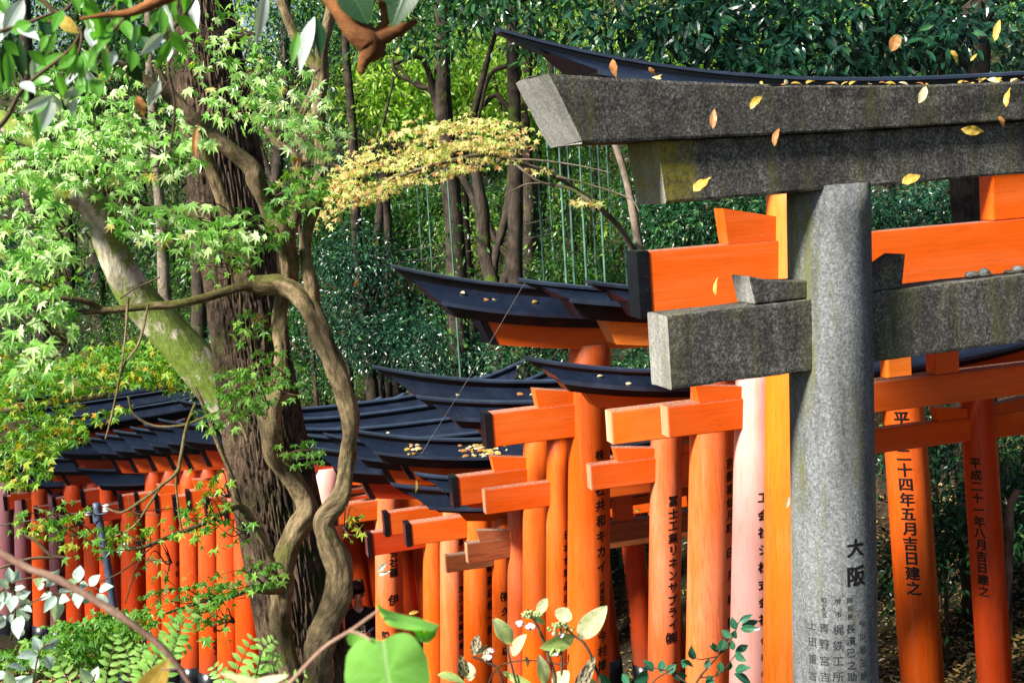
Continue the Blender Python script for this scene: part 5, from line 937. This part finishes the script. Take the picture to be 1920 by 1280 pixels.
m_ = MB(); sheet(m_, [(706, 1130, .0), (722, 1140, 0), (748, 1150, .01), (785, 1158, .01), (823, 1171, .01)], [(706, 1131, 0), (714, 1152, -.01), (730, 1172, -.015), (766, 1180, -.015), (806, 1184, -.01)], 1.32, .4); sheet(m_, [(772, 1179, -.015), (795, 1184, -.01), (823, 1171, .01)], [(780, 1196, 0), (800, 1206, .0), (817, 1193, .005)], 1.32, -.3); child(m_, 'leaf', M['v_green'], hp)
m_ = MB(); blade_px(m_, 672, 1182, 655, 1210, 26, 1.31, .01, -20, shape='oval', n=8); child(m_, 'leaf', M['v_green'], hp)
# long bare twig bottom left, and pale yellow leaves below it
bt = empty('bare_twig', tuple(at(-60, 1000, 1.5)), 0, 'long smooth pinkish brown twig slanting across the bottom left corner, out of focus', 'twig')
m_ = MB(); ptube(m_, [(-70, 995, 1.5, 13), (0, 1036, 1.5, 13), (60, 1068, 1.5, 14), (100, 1082, 1.5, 15), (160, 1114, 1.5, 13), (216, 1148, 1.5, 15), (262, 1180, 1.5, 12), (303, 1212, 1.5, 14), (335, 1250, 1.5, 11), (375, 1310, 1.5, 10)], 10, 90, rough=.05, freq=20); child(m_, 'stem', M['twig_pink'], bt)
yp = empty('yellowing_plant', tuple(at(380, 1400, 1.3)), 0, 'blurred pale yellow leaves rising over the bottom edge left of centre', 'plant'); 
for x0, y0, x1, y1, w, tl in [(250, 1330, 318, 1234, 50, 20), (400, 1330, 540, 1262, 40, -30), (560, 1320, 410, 1258, 30, 30)]:
    m_ = MB(); blade_px(m_, x0, y0, x1, y1, w, 1.3, 0, tl, shape='oval', n=10, curl=.1); child(m_, 'leaf', M['v_buff'] if x0 > 300 else M['v_yellow'], yp)
m_ = MB(); ptube(m_, [(380, 1400, 1.3, 8), (330, 1330, 1.3, 6), (290, 1262, 1.3, 4), (335, 1252, 1.3, 3)], 8); child(m_, 'stem', M['twig_pink'], yp)

# hydrangea
hy = empty('hydrangea', tuple(at(1010, 1480, 3.2)), 0, 'fading lacecap hydrangea with cream green leaves and withered brown-blotched ones, bottom centre', 'shrub')
m_ = MB()
for q in [[(1010, 1480, 9), (1040, 1300, 8), (1030, 1235, 7), (1015, 1190, 6), (1000, 1160, 5), (988, 1140, 4)], [(1100, 1400, 8), (1125, 1290, 7), (1112, 1240, 6), (1095, 1205, 6), (1075, 1190, 5), (1052, 1165, 4)], [(1050, 1420, 7), (1053, 1260, 5), (1052, 1190, 4), (1050, 1165, 3)], [(960, 1420, 6), (940, 1270, 5), (910, 1240, 5), (885, 1230, 4)], [(1000, 1400, 6), (960, 1250, 4), (952, 1215, 4), (956, 1195, 3)], [(905, 1330, 5), (925, 1260, 3), (960, 1240, 3), (1010, 1238, 3), (1060, 1245, 3), (1066, 1225, 3)]]:
    ptube(m_, [(x, y, 3.2, w) for x, y, w in q], 7)
child(m_, 'stem', M['twig'], hy)
for x0, y0, x1, y1, w, mm, tl in [(960, 1205, 924, 1160, 32, 'v_cream', 10), (955, 1200, 928, 1158, 30, 'v_hyd', -15), (960, 1228, 986, 1188, 24, 'v_cream', -15), (1085, 1195, 1138, 1135, 40, 'v_cream', 15), (1078, 1192, 1012, 1215, 34, 'v_hyd', -45), (1008, 1150, 1026, 1120, 20, 'v_cream', 10), (1050, 1165, 1064, 1138, 34, 'v_cream', 5), (1000, 1160, 1024, 1168, 16, 'v_hyd', -20), (888, 1228, 896, 1188, 20, 'v_dry', 10), (893, 1226, 914, 1208, 12, 'v_dry', 40), (872, 1270, 864, 1228, 22, 'v_dry', 0), (882, 1276, 878, 1240, 24, 'v_cream', 0), (820, 1264, 872, 1278, 22, 'v_hyd', -30), (1000, 1285, 940, 1258, 18, 'v_hyd', -35), (1022, 1282, 1010, 1226, 26, 'v_cream', 20), (1078, 1300, 1116, 1228, 26, 'v_dry', 20), (1040, 1290, 1066, 1256, 34, 'v_cream', 0), (990, 1250, 985, 1228, 10, 'v_dry', 40), (1012, 1262, 1024, 1240, 20, 'v_hyd', 10), (905, 1240, 920, 1212, 14, 'v_dry', -20), (1100, 1270, 1118, 1300, 22, 'v_cream', 0)]:
    m_ = MB(); blade_px(m_, x0, y0, x1, y1, w, 3.2, .03 * math.sin(x0), tl, shape='oval', n=10, curl=.16, fold=.2, wave=.05 if mm == 'v_dry' else .015); child(m_, 'leaf', M[mm], hy)
g = np.random.default_rng(3)
for hx, hyy, rw, rh in ((996, 1152, 20, 8), (1052, 1178, 26, 14), (1040, 1222, 12, 8)):
    m_ = MB(); bm_ = bmesh.new()
    for k in range(46):
        a = g.random() * 6.283; q = math.sqrt(g.random()); p = at(hx + rw * q * math.cos(a), hyy + rh * q * math.sin(a) * .8 - rh * .3 * (1 - q), 3.2 + .03 * g.normal()); bmesh.ops.create_icosphere(bm_, subdivisions=1, radius=.0032 + .002 * g.random(), matrix=Matrix.Translation(Vector(p)))
    me = bpy.data.meshes.new('flower_buds'); bm_.to_mesh(me); bm_.free(); o = link('flower_buds', me, M['bud'], hy); o.matrix_parent_inverse = Matrix.Translation(-Vector(hy.location))
for fx, fy, r in [(975, 1168, 9), (994, 1174, 10), (1040, 1187, 6), (1054, 1191, 6), (918, 1232, 7), (922, 1219, 6), (1042, 1226, 5)]:
    m_ = MB()
    for k in range(4):
        a = k * 1.571 + fx * .3; blade_px(m_, fx, fy, fx + r * math.cos(a), fy + r * .75 * math.sin(a), r * 1.0, 3.17, .006 * math.sin(a * 2), 15, shape='oval', n=5, curl=.2)
    child(m_, 'flower', M['petal'], hy)

# nandina sprigs with narrow glossy leaflets
def nandina(name, label, stems, leaves, d, mm, base):
    r_ = empty(name, tuple(at(base[0], base[1], d)), 0, label, 'shrub', 'leafy sprigs along the bottom edge'); m_ = MB()
    for q in stems: ptube(m_, [(x, y, d, w) for x, y, w in q], 6)
    child(m_, 'stem', M['twig'], r_)
    for j, (x0, y0, x1, y1, w) in enumerate(leaves):
        m_ = MB(); blade_px(m_, x0, y0, x1, y1, w, d, .04 * math.sin(j * 2.1), 30 * math.sin(j * 1.3), shape='lance', n=8, curl=.14, fold=.25); child(m_, 'leaf', M[mm], r_)
nandina('nandina', 'dark glossy narrow-leaved sprig before the pink and orange posts, right of the hydrangea', [[(1270, 1400, 6), (1300, 1290, 5), (1345, 1230, 4), (1375, 1190, 3), (1385, 1165, 2)], [(1345, 1230, 3), (1310, 1235, 2), (1290, 1222, 2)], [(1310, 1270, 3), (1350, 1262, 2), (1380, 1225, 2)], [(1230, 1400, 5), (1220, 1290, 4), (1262, 1252, 3)], [(1300, 1290, 3), (1260, 1260, 3), (1220, 1250, 2)]],
        [(1385, 1168, 1412, 1150, 13), (1390, 1172, 1424, 1163, 14), (1388, 1178, 1426, 1178, 15), (1380, 1180, 1372, 1155, 15), (1372, 1195, 1352, 1180, 14), (1376, 1195, 1380, 1180, 14), (1348, 1222, 1328, 1208, 15), (1352, 1224, 1358, 1196, 20), (1340, 1216, 1336, 1204, 12), (1375, 1218, 1372, 1198, 14), (1378, 1222, 1404, 1208, 15), (1378, 1224, 1400, 1240, 16), (1350, 1240, 1352, 1262, 14), (1368, 1238, 1366, 1258, 12), (1300, 1236, 1296, 1208, 16), (1288, 1236, 1280, 1252, 16), (1350, 1262, 1340, 1272, 16), (1378, 1256, 1408, 1250, 18), (1376, 1262, 1412, 1286, 22), (1335, 1290, 1328, 1262, 18), (1312, 1282, 1306, 1300, 16), (1225, 1258, 1206, 1236, 20), (1240, 1262, 1242, 1234, 16), (1215, 1262, 1190, 1278, 22), (1250, 1262, 1268, 1244, 18), (1262, 1268, 1290, 1266, 16), (1300, 1248, 1278, 1240, 16), (1325, 1256, 1330, 1232, 14), (1180, 1280, 1166, 1262, 16), (1140, 1290, 1126, 1262, 20)], 3.2, 'v_nan', (1270, 1400))
nandina('nandina', 'sprig with shining silvery white-green leaves hanging before the purple posts at far left', [[(-60, 1180, 5), (0, 1110, 5), (30, 1090, 4), (70, 1080, 3)], [(30, 1140, 4), (80, 1120, 3), (110, 1112, 3), (160, 1108, 2)], [(20, 1200, 4), (28, 1140, 3), (22, 1090, 3)], [(110, 1112, 2), (120, 1130, 2), (150, 1100, 2), (190, 1105, 2)]],
        [(20, 1092, 16, 1062, 18), (24, 1094, 36, 1066, 18), (18, 1100, -10, 1088, 20), (26, 1104, 48, 1100, 16), (22, 1112, -8, 1128, 24), (26, 1115, 20, 1148, 22), (30, 1118, 58, 1108, 18), (34, 1130, 62, 1132, 18), (36, 1138, 60, 1146, 18), (32, 1142, 44, 1160, 20), (28, 1150, 20, 1172, 18), (38, 1152, 34, 1198, 28), (46, 1150, 52, 1164, 16), (80, 1090, 100, 1070, 18), (78, 1095, 62, 1086, 18), (84, 1098, 70, 1102, 16), (86, 1100, 112, 1066, 20), (104, 1116, 82, 1148, 20), (108, 1118, 104, 1166, 26), (112, 1114, 128, 1104, 18), (112, 1122, 130, 1124, 20), (100, 1112, 72, 1124, 18), (146, 1092, 150, 1058, 22), (143, 1094, 120, 1090, 20), (148, 1098, 166, 1096, 18), (144, 1102, 136, 1128, 24), (150, 1106, 146, 1140, 24), (168, 1098, 188, 1076, 20), (168, 1104, 160, 1134, 22), (186, 1106, 212, 1098, 18), (182, 1112, 204, 1138, 22), (10, 1130, -14, 1150, 22), (8, 1156, -16, 1180, 24), (40, 1172, 28, 1196, 22)], 3.0, 'v_frost', (-60, 1180))
nandina('nandina', 'blurred low sprig with pale bluish leaves in the bottom left corner', [[(40, 1400, 6), (60, 1290, 4), (75, 1220, 3), (100, 1205, 3)], [(150, 1400, 5), (170, 1290, 4), (180, 1262, 3)]], [(75, 1220, 62, 1192, 20), (80, 1216, 112, 1196, 18), (72, 1226, 30, 1232, 22), (85, 1228, 96, 1256, 22), (78, 1234, 56, 1252, 20), (20, 1290, 12, 1252, 22), (30, 1290, 70, 1262, 22), (60, 1282, 24, 1270, 20), (170, 1280, 150, 1250, 22), (176, 1276, 184, 1248, 20), (180, 1284, 150, 1290, 18), (50, 1255, 10, 1246, 18), (10, 1270, -10, 1260, 18)], 2.6, 'v_frost', (40, 1400))
# pinnate fronds
M['frond'] = leaf_mat('pale_green_frond', [(0, (.18, .48, .07)), (1, (.46, .72, .20))], .45, .4, .45)
def fronds(label, specs, d, base):
    r_ = empty('pinnate_shrub', tuple(at(base[0], base[1], d)), 0, label, 'shrub', 'feathery plants along the bottom edge')
    for (x0, y0, x1, y1, x2, y2, L, k) in specs:
        m_ = MB(); c = [tuple(at(x, y, d + .02 * j)) + (w * d / F,) for j, (x, y, w) in enumerate(((x0, y0, 1.6), (x1, y1, 1.2), (x2, y2, .5)))]; P = smooth_path(c, 2 * k); tube(m_, P, 5); fr = child(m_, 'frond', M['twig'], r_); m2 = MB()
        for i in range(4, len(P), max(1, len(P) // k)):
            t = P[i] - P[i - 1]; t = t[:3] / np.linalg.norm(t[:3]); sd = np.cross(t, CAM - P[i, :3]); sd /= np.linalg.norm(sd); l = L * d / F * (1 - .45 * abs(2 * i / len(P) - 1) ** 2)
            for s in (-1, 1): blade(m2, P[i, :3], P[i, :3] + (sd * s + t * .35) * l, l * .42, CAM - P[i, :3] + np.array([0, 0, .6]), .15, .1, 5)
        m2.build('leaflets', M['frond'], fr, True)
fronds('feathery pale green fronds sprouting in front of the black post bases at lower left', [(250, 1330, 280, 1250, 372, 1132, 26, 13), (270, 1300, 300, 1240, 326, 1160, 24, 10), (250, 1320, 300, 1225, 350, 1205, 28, 10), (240, 1330, 245, 1250, 225, 1190, 20, 9), (200, 1340, 200, 1270, 216, 1200, 22, 9), (140, 1340, 130, 1280, 100, 1225, 22, 9), (90, 1340, 95, 1290, 110, 1220, 20, 9), (170, 1330, 190, 1290, 240, 1255, 22, 8), (280, 1310, 262, 1250, 268, 1212, 20, 8), (300, 1320, 322, 1225, 348, 1158, 24, 11)], 3.0, (220, 1400))
fronds('small sprig of pale green fronds at the foot of the rough dark trunk', [(440, 1330, 445, 1260, 474, 1198, 24, 9), (450, 1320, 480, 1250, 522, 1238, 24, 9), (470, 1320, 490, 1225, 512, 1200, 18, 7), (440, 1330, 420, 1275, 402, 1250, 20, 6), (500, 1330, 520, 1282, 570, 1262, 16, 6)], 3.0, (470, 1400))

# ------------------------------------------------------------------ falling leaves, caught in mid air
FALL = [(1317, 345, 44, 26, 40, 4.4, 'v_yellow', 'large round yellow leaf falling in front of the left of the grey stone lintel'), (1709, 336, 38, 22, 25, 4.4, 'v_yellow', 'yellow leaf falling just right of the top of the stone pillar'), (1824, 245, 44, 18, -5, 4.4, 'v_yellow', 'curled yellow leaf falling before the right end of the stone lintels'), (1418, 192, 34, 14, 50, 4.5, 'v_yellow', 'narrow yellow leaf falling past the stone top lintel, above a brown one'), (1730, 177, 36, 15, 68, 4.5, 'v_buff', 'pale buff leaf falling across the upper edge of the stone top lintel'), (1890, 182, 40, 14, 80, 4.5, 'v_yellow', 'upright yellow leaf falling at the right end of the stone top lintel'), (1877, 228, 22, 9, -60, 4.5, 'v_orange', 'small reddish leaf falling below an upright yellow one at right'), (1456, 257, 36, 12, 78, 4.5, 'v_orange', 'thin orange leaf falling before the middle of the stone lintels'), (1338, 222, 40, 14, 86, 4.6, 'v_orange', 'brown leaf falling in front of the stone top lintel, left part'), (1152, 130, 38, 18, -80, 4.4, 'v_orange', 'brown curled leaf falling above the left tip of the stone lintel'), (1678, 80, 36, 22, 70, 4.6, 'v_orange', 'amber brown leaf falling against the dark trees at upper right'), (1870, 57, 42, 13, 78, 4.6, 'v_yellow', 'slender yellow leaf falling near the top right corner'), (1789, 106, 26, 11, -60, 4.8, 'v_yellow', 'yellow leaf falling before the dark trunk at top right'), (1826, 108, 18, 7, 50, 4.8, 'v_yellow', 'tiny yellow leaf falling right of the dark trunk at top right'), (1343, 536, 36, 9, 85, 4.6, 'v_yellow', 'thin yellow leaf falling before the orange beam with a black end'), (1222, 134, 18, 9, -50, 4.6, 'v_orange', 'small tan leaf falling before the high black roof'), (369, 264, 70, 11, 88, 3.2, 'v_orange', 'long narrow orange leaf dangling before the limb of the twisted maple'), (264, 200, 44, 20, -70, 3.6, 'v_orange', 'folded tan leaf hanging among green maple leaves at upper left'), (780, 910, 26, 6, 86, 5.5, 'v_yellow', 'slim yellow leaf falling before the small low black roofs'), (1477, 940, 24, 8, 80, 5.2, 'v_buff', 'small pale leaf dangling at the left edge of the stone pillar'), (1196, 956, 10, 7, 20, 7, 'v_yellow', 'tiny yellow leaf falling between the two lettered posts left of centre right'), (717, 1062, 26, 9, 45, 6, 'v_frost', 'upper of two silvery leaves falling before a lettered pink post'), (722, 1074, 24, 9, 22, 6, 'v_frost', 'lower of two silvery leaves falling before a lettered pink post'), (776, 1148, 20, 7, 15, 6, 'v_yellow', 'flat yellow leaf falling above the folded bright green leaf'), (671, 1087, 13, 6, -20, 6, 'v_yellow', 'small yellow leaf drifting right of the twisted maple foot'), (668, 530, 16, 8, 60, 7, 'v_orange', 'small orange leaf falling before the dark thicket left of centre')]
for x, y, L, w, a, d, mm, lab in FALL:
    m_ = MB(); ca, sa = math.cos(math.radians(a)) * L / 2, math.sin(math.radians(a)) * L / 2; blade_px(m_, x - ca, y + sa, x + ca, y - sa, w, d, .01, 22 * math.sin(x), shape='oval' if int(x) % 3 else 'lance', n=11, curl=.26 + .2 * math.sin(x * 3), fold=.28, wave=.07, twist=.9 * math.sin(x * 1.7))
    tag(m_.build('falling_leaf', M[mm], None, True), lab, 'leaf', 'leaves falling through the air')
# leaves lying on the stone top lintel
g = np.random.default_rng(9); xs_ = sorted(list(g.uniform(1405, 1915, 34)) + [1205, 1215, 1340, 1475, 1482])
for i, x in enumerate(xs_):
    xl_ = s_at(SP + np.array([0, 0, 1.0]), sbv, x); xc_ = xl_ - Wst / 2; yo = float(g.uniform(-.17, -.06)); zt = sg + z_k1 + sb0 + sso * (abs(xc_) / Lk1) ** 2.4 + .008
    p = np.array([SP[0] + sbv[0] * xl_ - sbv[1] * yo, SP[1] + sbv[1] * xl_ + sbv[0] * yo, zt]); a = g.uniform(0, 6.28); l = g.uniform(.022, .066); m_ = MB(); blade(m_, p, p + np.array([math.cos(a) * l, math.sin(a) * l * .6, g.uniform(0, .022)]), l * .45, np.array([g.normal() * .4, -.5, 1]), .3, .2, 6)
    mm = ['v_yellow', 'v_buff', 'v_orange', 'v_yellow'][i % 4]; o = m_.build('fallen_leaf', M[mm], None, True)
    tag(o, 'dry %s leaf lying on top of the stone top lintel' % {'v_yellow': 'yellow', 'v_buff': 'pale buff', 'v_orange': 'brown'}[mm], 'leaf', 'fallen %s leaves on the stone lintel' % {'v_yellow': 'yellow', 'v_buff': 'buff', 'v_orange': 'brown'}[mm])
# leaves on the black roofs
def roof_litter(key, px0, px1, n, seed, clump=False):
    gt = GATES[key]; r_ = gt['root']; rz = r_.rotation_euler.z; b = np.array([math.cos(rz), math.sin(rz), 0]); nrm = np.array([-math.sin(rz), math.cos(rz), 0]); O = np.array(r_.location); g = np.random.default_rng(seed)
    for i in range(n):
        x = px0 + (px1 - px0) * (g.random() if not clump else np.clip(.5 + .22 * g.normal(), 0, 1)); s = s_at(O + np.array([0, 0, gt['zp']]), b, x); q = g.random() * .85 + .08; yl = -(gt['rb'] + (gt['dp'] - gt['rb']) * q); zl = gt['zm'] + (gt['zp'] - gt['zm']) * q + .016 + gt['base'] + gt['so'] * (abs(s) / gt['Lr']) ** 2.6
        p = O + b * s + nrm * yl + np.array([0, 0, zl]); a = g.random() * 6.28; l = .045 + .045 * g.random(); m_ = MB(); blade(m_, p, p + b * math.cos(a) * l + nrm * math.sin(a) * l * .5 + np.array([0, 0, .012 * g.random() - .008]), l * .45, np.array([0, -.6, 1]), .3, .2, 5); mm = ['v_buff', 'v_buff', 'v_orange', 'v_yellow'][i % 4]
        tn = {'v_yellow': 'yellow', 'v_buff': 'pale buff', 'v_orange': 'brown'}[mm]; where = {'G4': 'heap on the low black roof', 'G2': 'slope of the first long upswept black roof', 'G3': 'slope of the second long upswept black roof', 'G3b': 'shiny dark roof left of the stone beam', 'H1': 'dark roof beside the twisted maple'}[key]
        tag(m_.build('fallen_leaf', M[mm], None, True), 'dead %s leaf in the %s' % (tn, where) if key == 'G4' else 'dead %s leaf on the %s' % (tn, where), 'leaf', 'dead %s leaves on roof %s' % (tn, where))
roof_litter('G4', 850, 950, 60, 1, True); roof_litter('G4', 740, 790, 12, 2, True); roof_litter('G2', 850, 1010, 4, 3); roof_litter('G3', 760, 1000, 3, 4); roof_litter('G3b', 1060, 1200, 2, 5); roof_litter('H1', 690, 760, 3, 6)

# ------------------------------------------------------------------ metal pole with insulators
M['steel'] = plain('blue_grey_weathered_steel', (.05, .07, .11), .5, .5, .5, 12); M['porcelain'] = plain('white_porcelain', (.75, .75, .76), .25, .6); M['paper'] = plain('white_notice', (.72, .72, .70), .6, .3, .06, 30); M['cable'] = plain('dull_cable', (.06, .05, .045), .6)
q0 = at(226, 1212, 12.6); pz = gz(q0[0], q0[1]); po = empty('metal_pole', (q0[0], q0[1], pz), 0, 'leaning blue-grey metal pole with two white insulators, standing before the left-hand posts', 'pole')
m_ = MB(); top = at(180, 942, 12.6); tube(m_, smooth_path([(q0[0], q0[1], pz - .2, .046), tuple(at(205, 1080, 12.6)) + (.042,), tuple(top) + (.038,)], 24), 16); child(m_, 'shaft', M['steel'], po)
m_ = MB(); ptube(m_, [(183, 962, 12.6, 19), (184, 974, 12.6, 19), (185, 976, 12.6, 19)], 14); ptube(m_, [(160, 958, 12.5, 3), (183, 964, 12.55, 3), (203, 960, 12.5, 3)], 6); child(m_, 'bracket', M['steel'], po)
for x, y in ((165, 958), (199, 951)):
    m_ = MB()
    for k in range(3): ptube(m_, [(x, y - 6 + k * 5, 12.45, 5), (x, y - 4.5 + k * 5, 12.45, 12), (x, y - 2.5 + k * 5, 12.45, 12), (x, y - 1.5 + k * 5, 12.45, 5)], 12, 12)
    child(m_, 'insulator', M['porcelain'], po)
m_ = MB(); c = at(232, 1022, 12.4); ux = at(242, 1008, 12.4) - c; uy = at(236, 1025, 12.4) - c; m_.add([c - ux - uy, c + ux - uy, c + ux + uy, c - ux + uy] + [p + np.array([.0, .012, 0]) for p in (c - ux - uy, c + ux - uy, c + ux + uy, c - ux + uy)], [(0, 1, 2, 3), (7, 6, 5, 4), (0, 4, 5, 1), (1, 5, 6, 2), (2, 6, 7, 3), (3, 7, 4, 0)]); child(m_, 'notice', M['paper'], po, False)
for i, (pts, lab) in enumerate([([(165, 958, 12.4), (80, 972, 12.4), (-40, 990, 12.4)], 'thin dark wire running left from the insulators of the metal pole'), ([(199, 951, 12.4), (260, 958, 13), (330, 952, 13.6)], 'thin dark wire running right from the insulators of the metal pole'), ([(690, 480, 19), (830, 458, 19), (1010, 415, 19), (1300, 350, 19)], 'upper thin wire strung through the trees above the first long black roof'), ([(700, 500, 19), (860, 475, 19), (1010, 443, 19), (1300, 380, 19)], 'lower thin wire strung through the trees above the first long black roof')]):
    m_ = MB(); ptube(m_, [(x, y, d, 2.2) for x, y, d in pts], 5); tag(m_.build('wire', M['cable'], None, True), lab, 'wire')
for i, (a, b_, lab) in enumerate([((985, 528, 5.6), (790, 850, 5.0), 'long fine spider thread slanting across the black roofs')]):
    m_ = MB(); p, q = at(*a), at(*b_); tube(m_, smooth_path([tuple(p) + (.00028,), tuple((p + q) / 2 + np.array([0, 0, -.01])) + (.00028,), tuple(q) + (.00028,)], 12), 4); tag(m_.build('spider_thread', M['thread'], None, True), lab, 'spider thread')
m_ = MB(); ptube(m_, [(1878, 1200, 9.5, 16), (1890, 1080, 9.5, 16), (1892, 1000, 9.5, 17), (1894, 950, 9.5, 14), (1908, 918, 9.5, 12)], 10, rough=.15); o = m_.build('bare_stick', M['bark_pale'], None, True); tag(o, 'bare crooked grey stick standing on the bank at the right edge', 'stick')

# ------------------------------------------------------------------ visitor glimpsed inside the tunnel
def skinfig(name, joints, edges, m, parent, sub=2, root=0):
    me = bpy.data.meshes.new(name); me.from_pydata([j[:3] for j in joints], edges, []); o = link(name, me, m, parent); sk = o.modifiers.new('skin', 'SKIN'); ss = o.modifiers.new('sub', 'SUBSURF'); ss.levels = sub; ss.render_levels = sub; sk.use_smooth_shade = True
    for i, j in enumerate(joints):
        v = me.skin_vertices[0].data[i]; v.radius = (j[3], j[4] if len(j) > 4 else j[3]); v.use_root = (i == root)
    return o
pw = at(672, 1135, 14.9); pg = gz(pw[0], pw[1]); per = empty('person', (pw[0], pw[1], pg), 0.25, 'person with short black hair and dark jacket looking down at a phone, among posts', 'person'); per.scale = (.84, .84, .84)
M['skin'] = plain('skin', (.52, .31, .21), .5); M['hair'] = plain('black_hair', (.008, .007, .008), .45); M['coat'] = plain('dark_navy_cloth', (.010, .012, .022), .8, .3, .3, 30); M['shirt'] = plain('pale_collar', (.5, .5, .52), .7); M['phone'] = plain('black_glass', (.01, .01, .012), .15)
J = [(0, 0, .92, .13, .10), (0, .01, 1.15, .12, .09), (0, .02, 1.36, .13, .085), (0, .01, 1.46, .055, .055), (0, -.02, 1.54, .06, .065), (0, -.045, 1.62, .085, .10), (0, -.05, 1.70, .075, .085), (-.17, .02, 1.38, .05), (-.21, -.02, 1.12, .042), (-.07, -.24, 1.12, .03), (-.035, -.29, 1.14, .03, .018), (.17, .02, 1.38, .05), (.21, -.02, 1.12, .042), (.07, -.24, 1.12, .03), (.035, -.29, 1.14, .03, .018), (-.09, 0, .86, .085), (-.10, -.01, .48, .058), (-.10, .02, .08, .04), (.09, 0, .86, .085), (.10, -.02, .48, .058), (.11, .0, .08, .04), (0, -.135, 1.60, .014)]
E = [(0, 1), (1, 2), (2, 3), (3, 4), (4, 5), (5, 6), (2, 7), (7, 8), (8, 9), (9, 10), (2, 11), (11, 12), (12, 13), (13, 14), (0, 15), (15, 16), (16, 17), (0, 18), (18, 19), (19, 20), (5, 21)]
for s, wrist in ((-1, 10), (1, 14)):
    for k in range(4):
        n0 = len(J); L = [.032, .036, .034, .027][k]; y0 = -.30; x0 = s * .035; z0 = 1.165 - .017 * k; J += [(x0, y0 - .01, z0, .0085), (x0 - s * .008, y0 - L, z0 + .004, .008), (x0 - s * .03, y0 - L - .01, z0 + .006, .007)]; E += [(wrist, n0), (n0, n0 + 1), (n0 + 1, n0 + 2)]
    n0 = len(J); J += [(s * .03, -.285, 1.185, .009), (s * .012, -.30, 1.20, .008)]; E += [(wrist, n0), (n0, n0 + 1)]
skinfig('body', J, E, M['skin'], per)
K = [(0, 0, .90, .165, .13), (0, .01, 1.15, .155, .12), (0, .02, 1.37, .16, .105), (0, .015, 1.44, .075, .075), (-.18, .02, 1.385, .068), (-.225, -.02, 1.12, .06), (-.085, -.22, 1.12, .044), (.18, .02, 1.385, .068), (.225, -.02, 1.12, .06), (.085, -.22, 1.12, .044), (0, 0, .78, .17, .135)]
skinfig('jacket', K, [(10, 0), (0, 1), (1, 2), (2, 3), (2, 4), (4, 5), (5, 6), (2, 7), (7, 8), (8, 9)], M['coat'], per, root=1)
skinfig('trousers', [(0, 0, .90, .14, .12), (-.09, 0, .82, .10), (-.10, -.01, .48, .075), (-.10, .02, .09, .065), (.09, 0, .82, .10), (.10, -.02, .48, .075), (.11, 0, .09, .065)], [(0, 1), (1, 2), (2, 3), (0, 4), (4, 5), (5, 6)], M['coat'], per)
for s in (-1, 1): skinfig('shoe', [(s * .10, .05, .05, .045), (s * .105, -.06, .045, .045, .035), (s * .11, -.16, .035, .035, .025)], [(0, 1), (1, 2)], M['hair'], per)
skinfig('hair', [(0, .03, 1.58, .07, .075), (0, .01, 1.68, .098, .105), (0, -.05, 1.755, .085, .08), (0, -.105, 1.735, .06, .045)], [(0, 1), (1, 2), (2, 3)], M['hair'], per, root=1)
for s in (-1, 1):
    m_ = MB(); bm_ = bmesh.new(); bmesh.ops.create_icosphere(bm_, subdivisions=2, radius=.012, matrix=Matrix.Translation((s * .034, -.132, 1.635))); me = bpy.data.meshes.new('eye'); bm_.to_mesh(me); bm_.free(); link('eye', me, M['hair'], per)
    skinfig('ear', [(s * .088, -.035, 1.60, .012, .02), (s * .094, -.03, 1.63, .012, .02)], [(0, 1)], M['skin'], per)
m_ = MB(); m_.box(-.022, .022, -.1335, -.128, 1.563, 1.571, .002); m_.build('mouth', plain('lips', (.36, .14, .12), .5), per)
skinfig('collar', [(-.05, -.04, 1.44, .03, .02), (0, -.075, 1.40, .03, .02), (.05, -.04, 1.44, .03, .02)], [(0, 1), (1, 2)], M['shirt'], per)
ph = empty('phone', tuple(Vector((pw[0], pw[1], pg)) + Matrix.Rotation(.25, 3, 'Z') @ Vector((0, -.305 * .84, 1.16 * .84))), .25, 'dark phone held in both hands by the person inside the tunnel', 'phone'); m_ = MB(); m_.box(-.032, .032, -.006, .006, -.02, .10, .004); b_ = m_.build('case', M['phone'], ph); m_ = MB(); m_.box(-.029, .029, .0065, .008, -.015, .095); m_.build('screen', M['phone'], ph); ph.rotation_euler = (-.5, 0, .25)
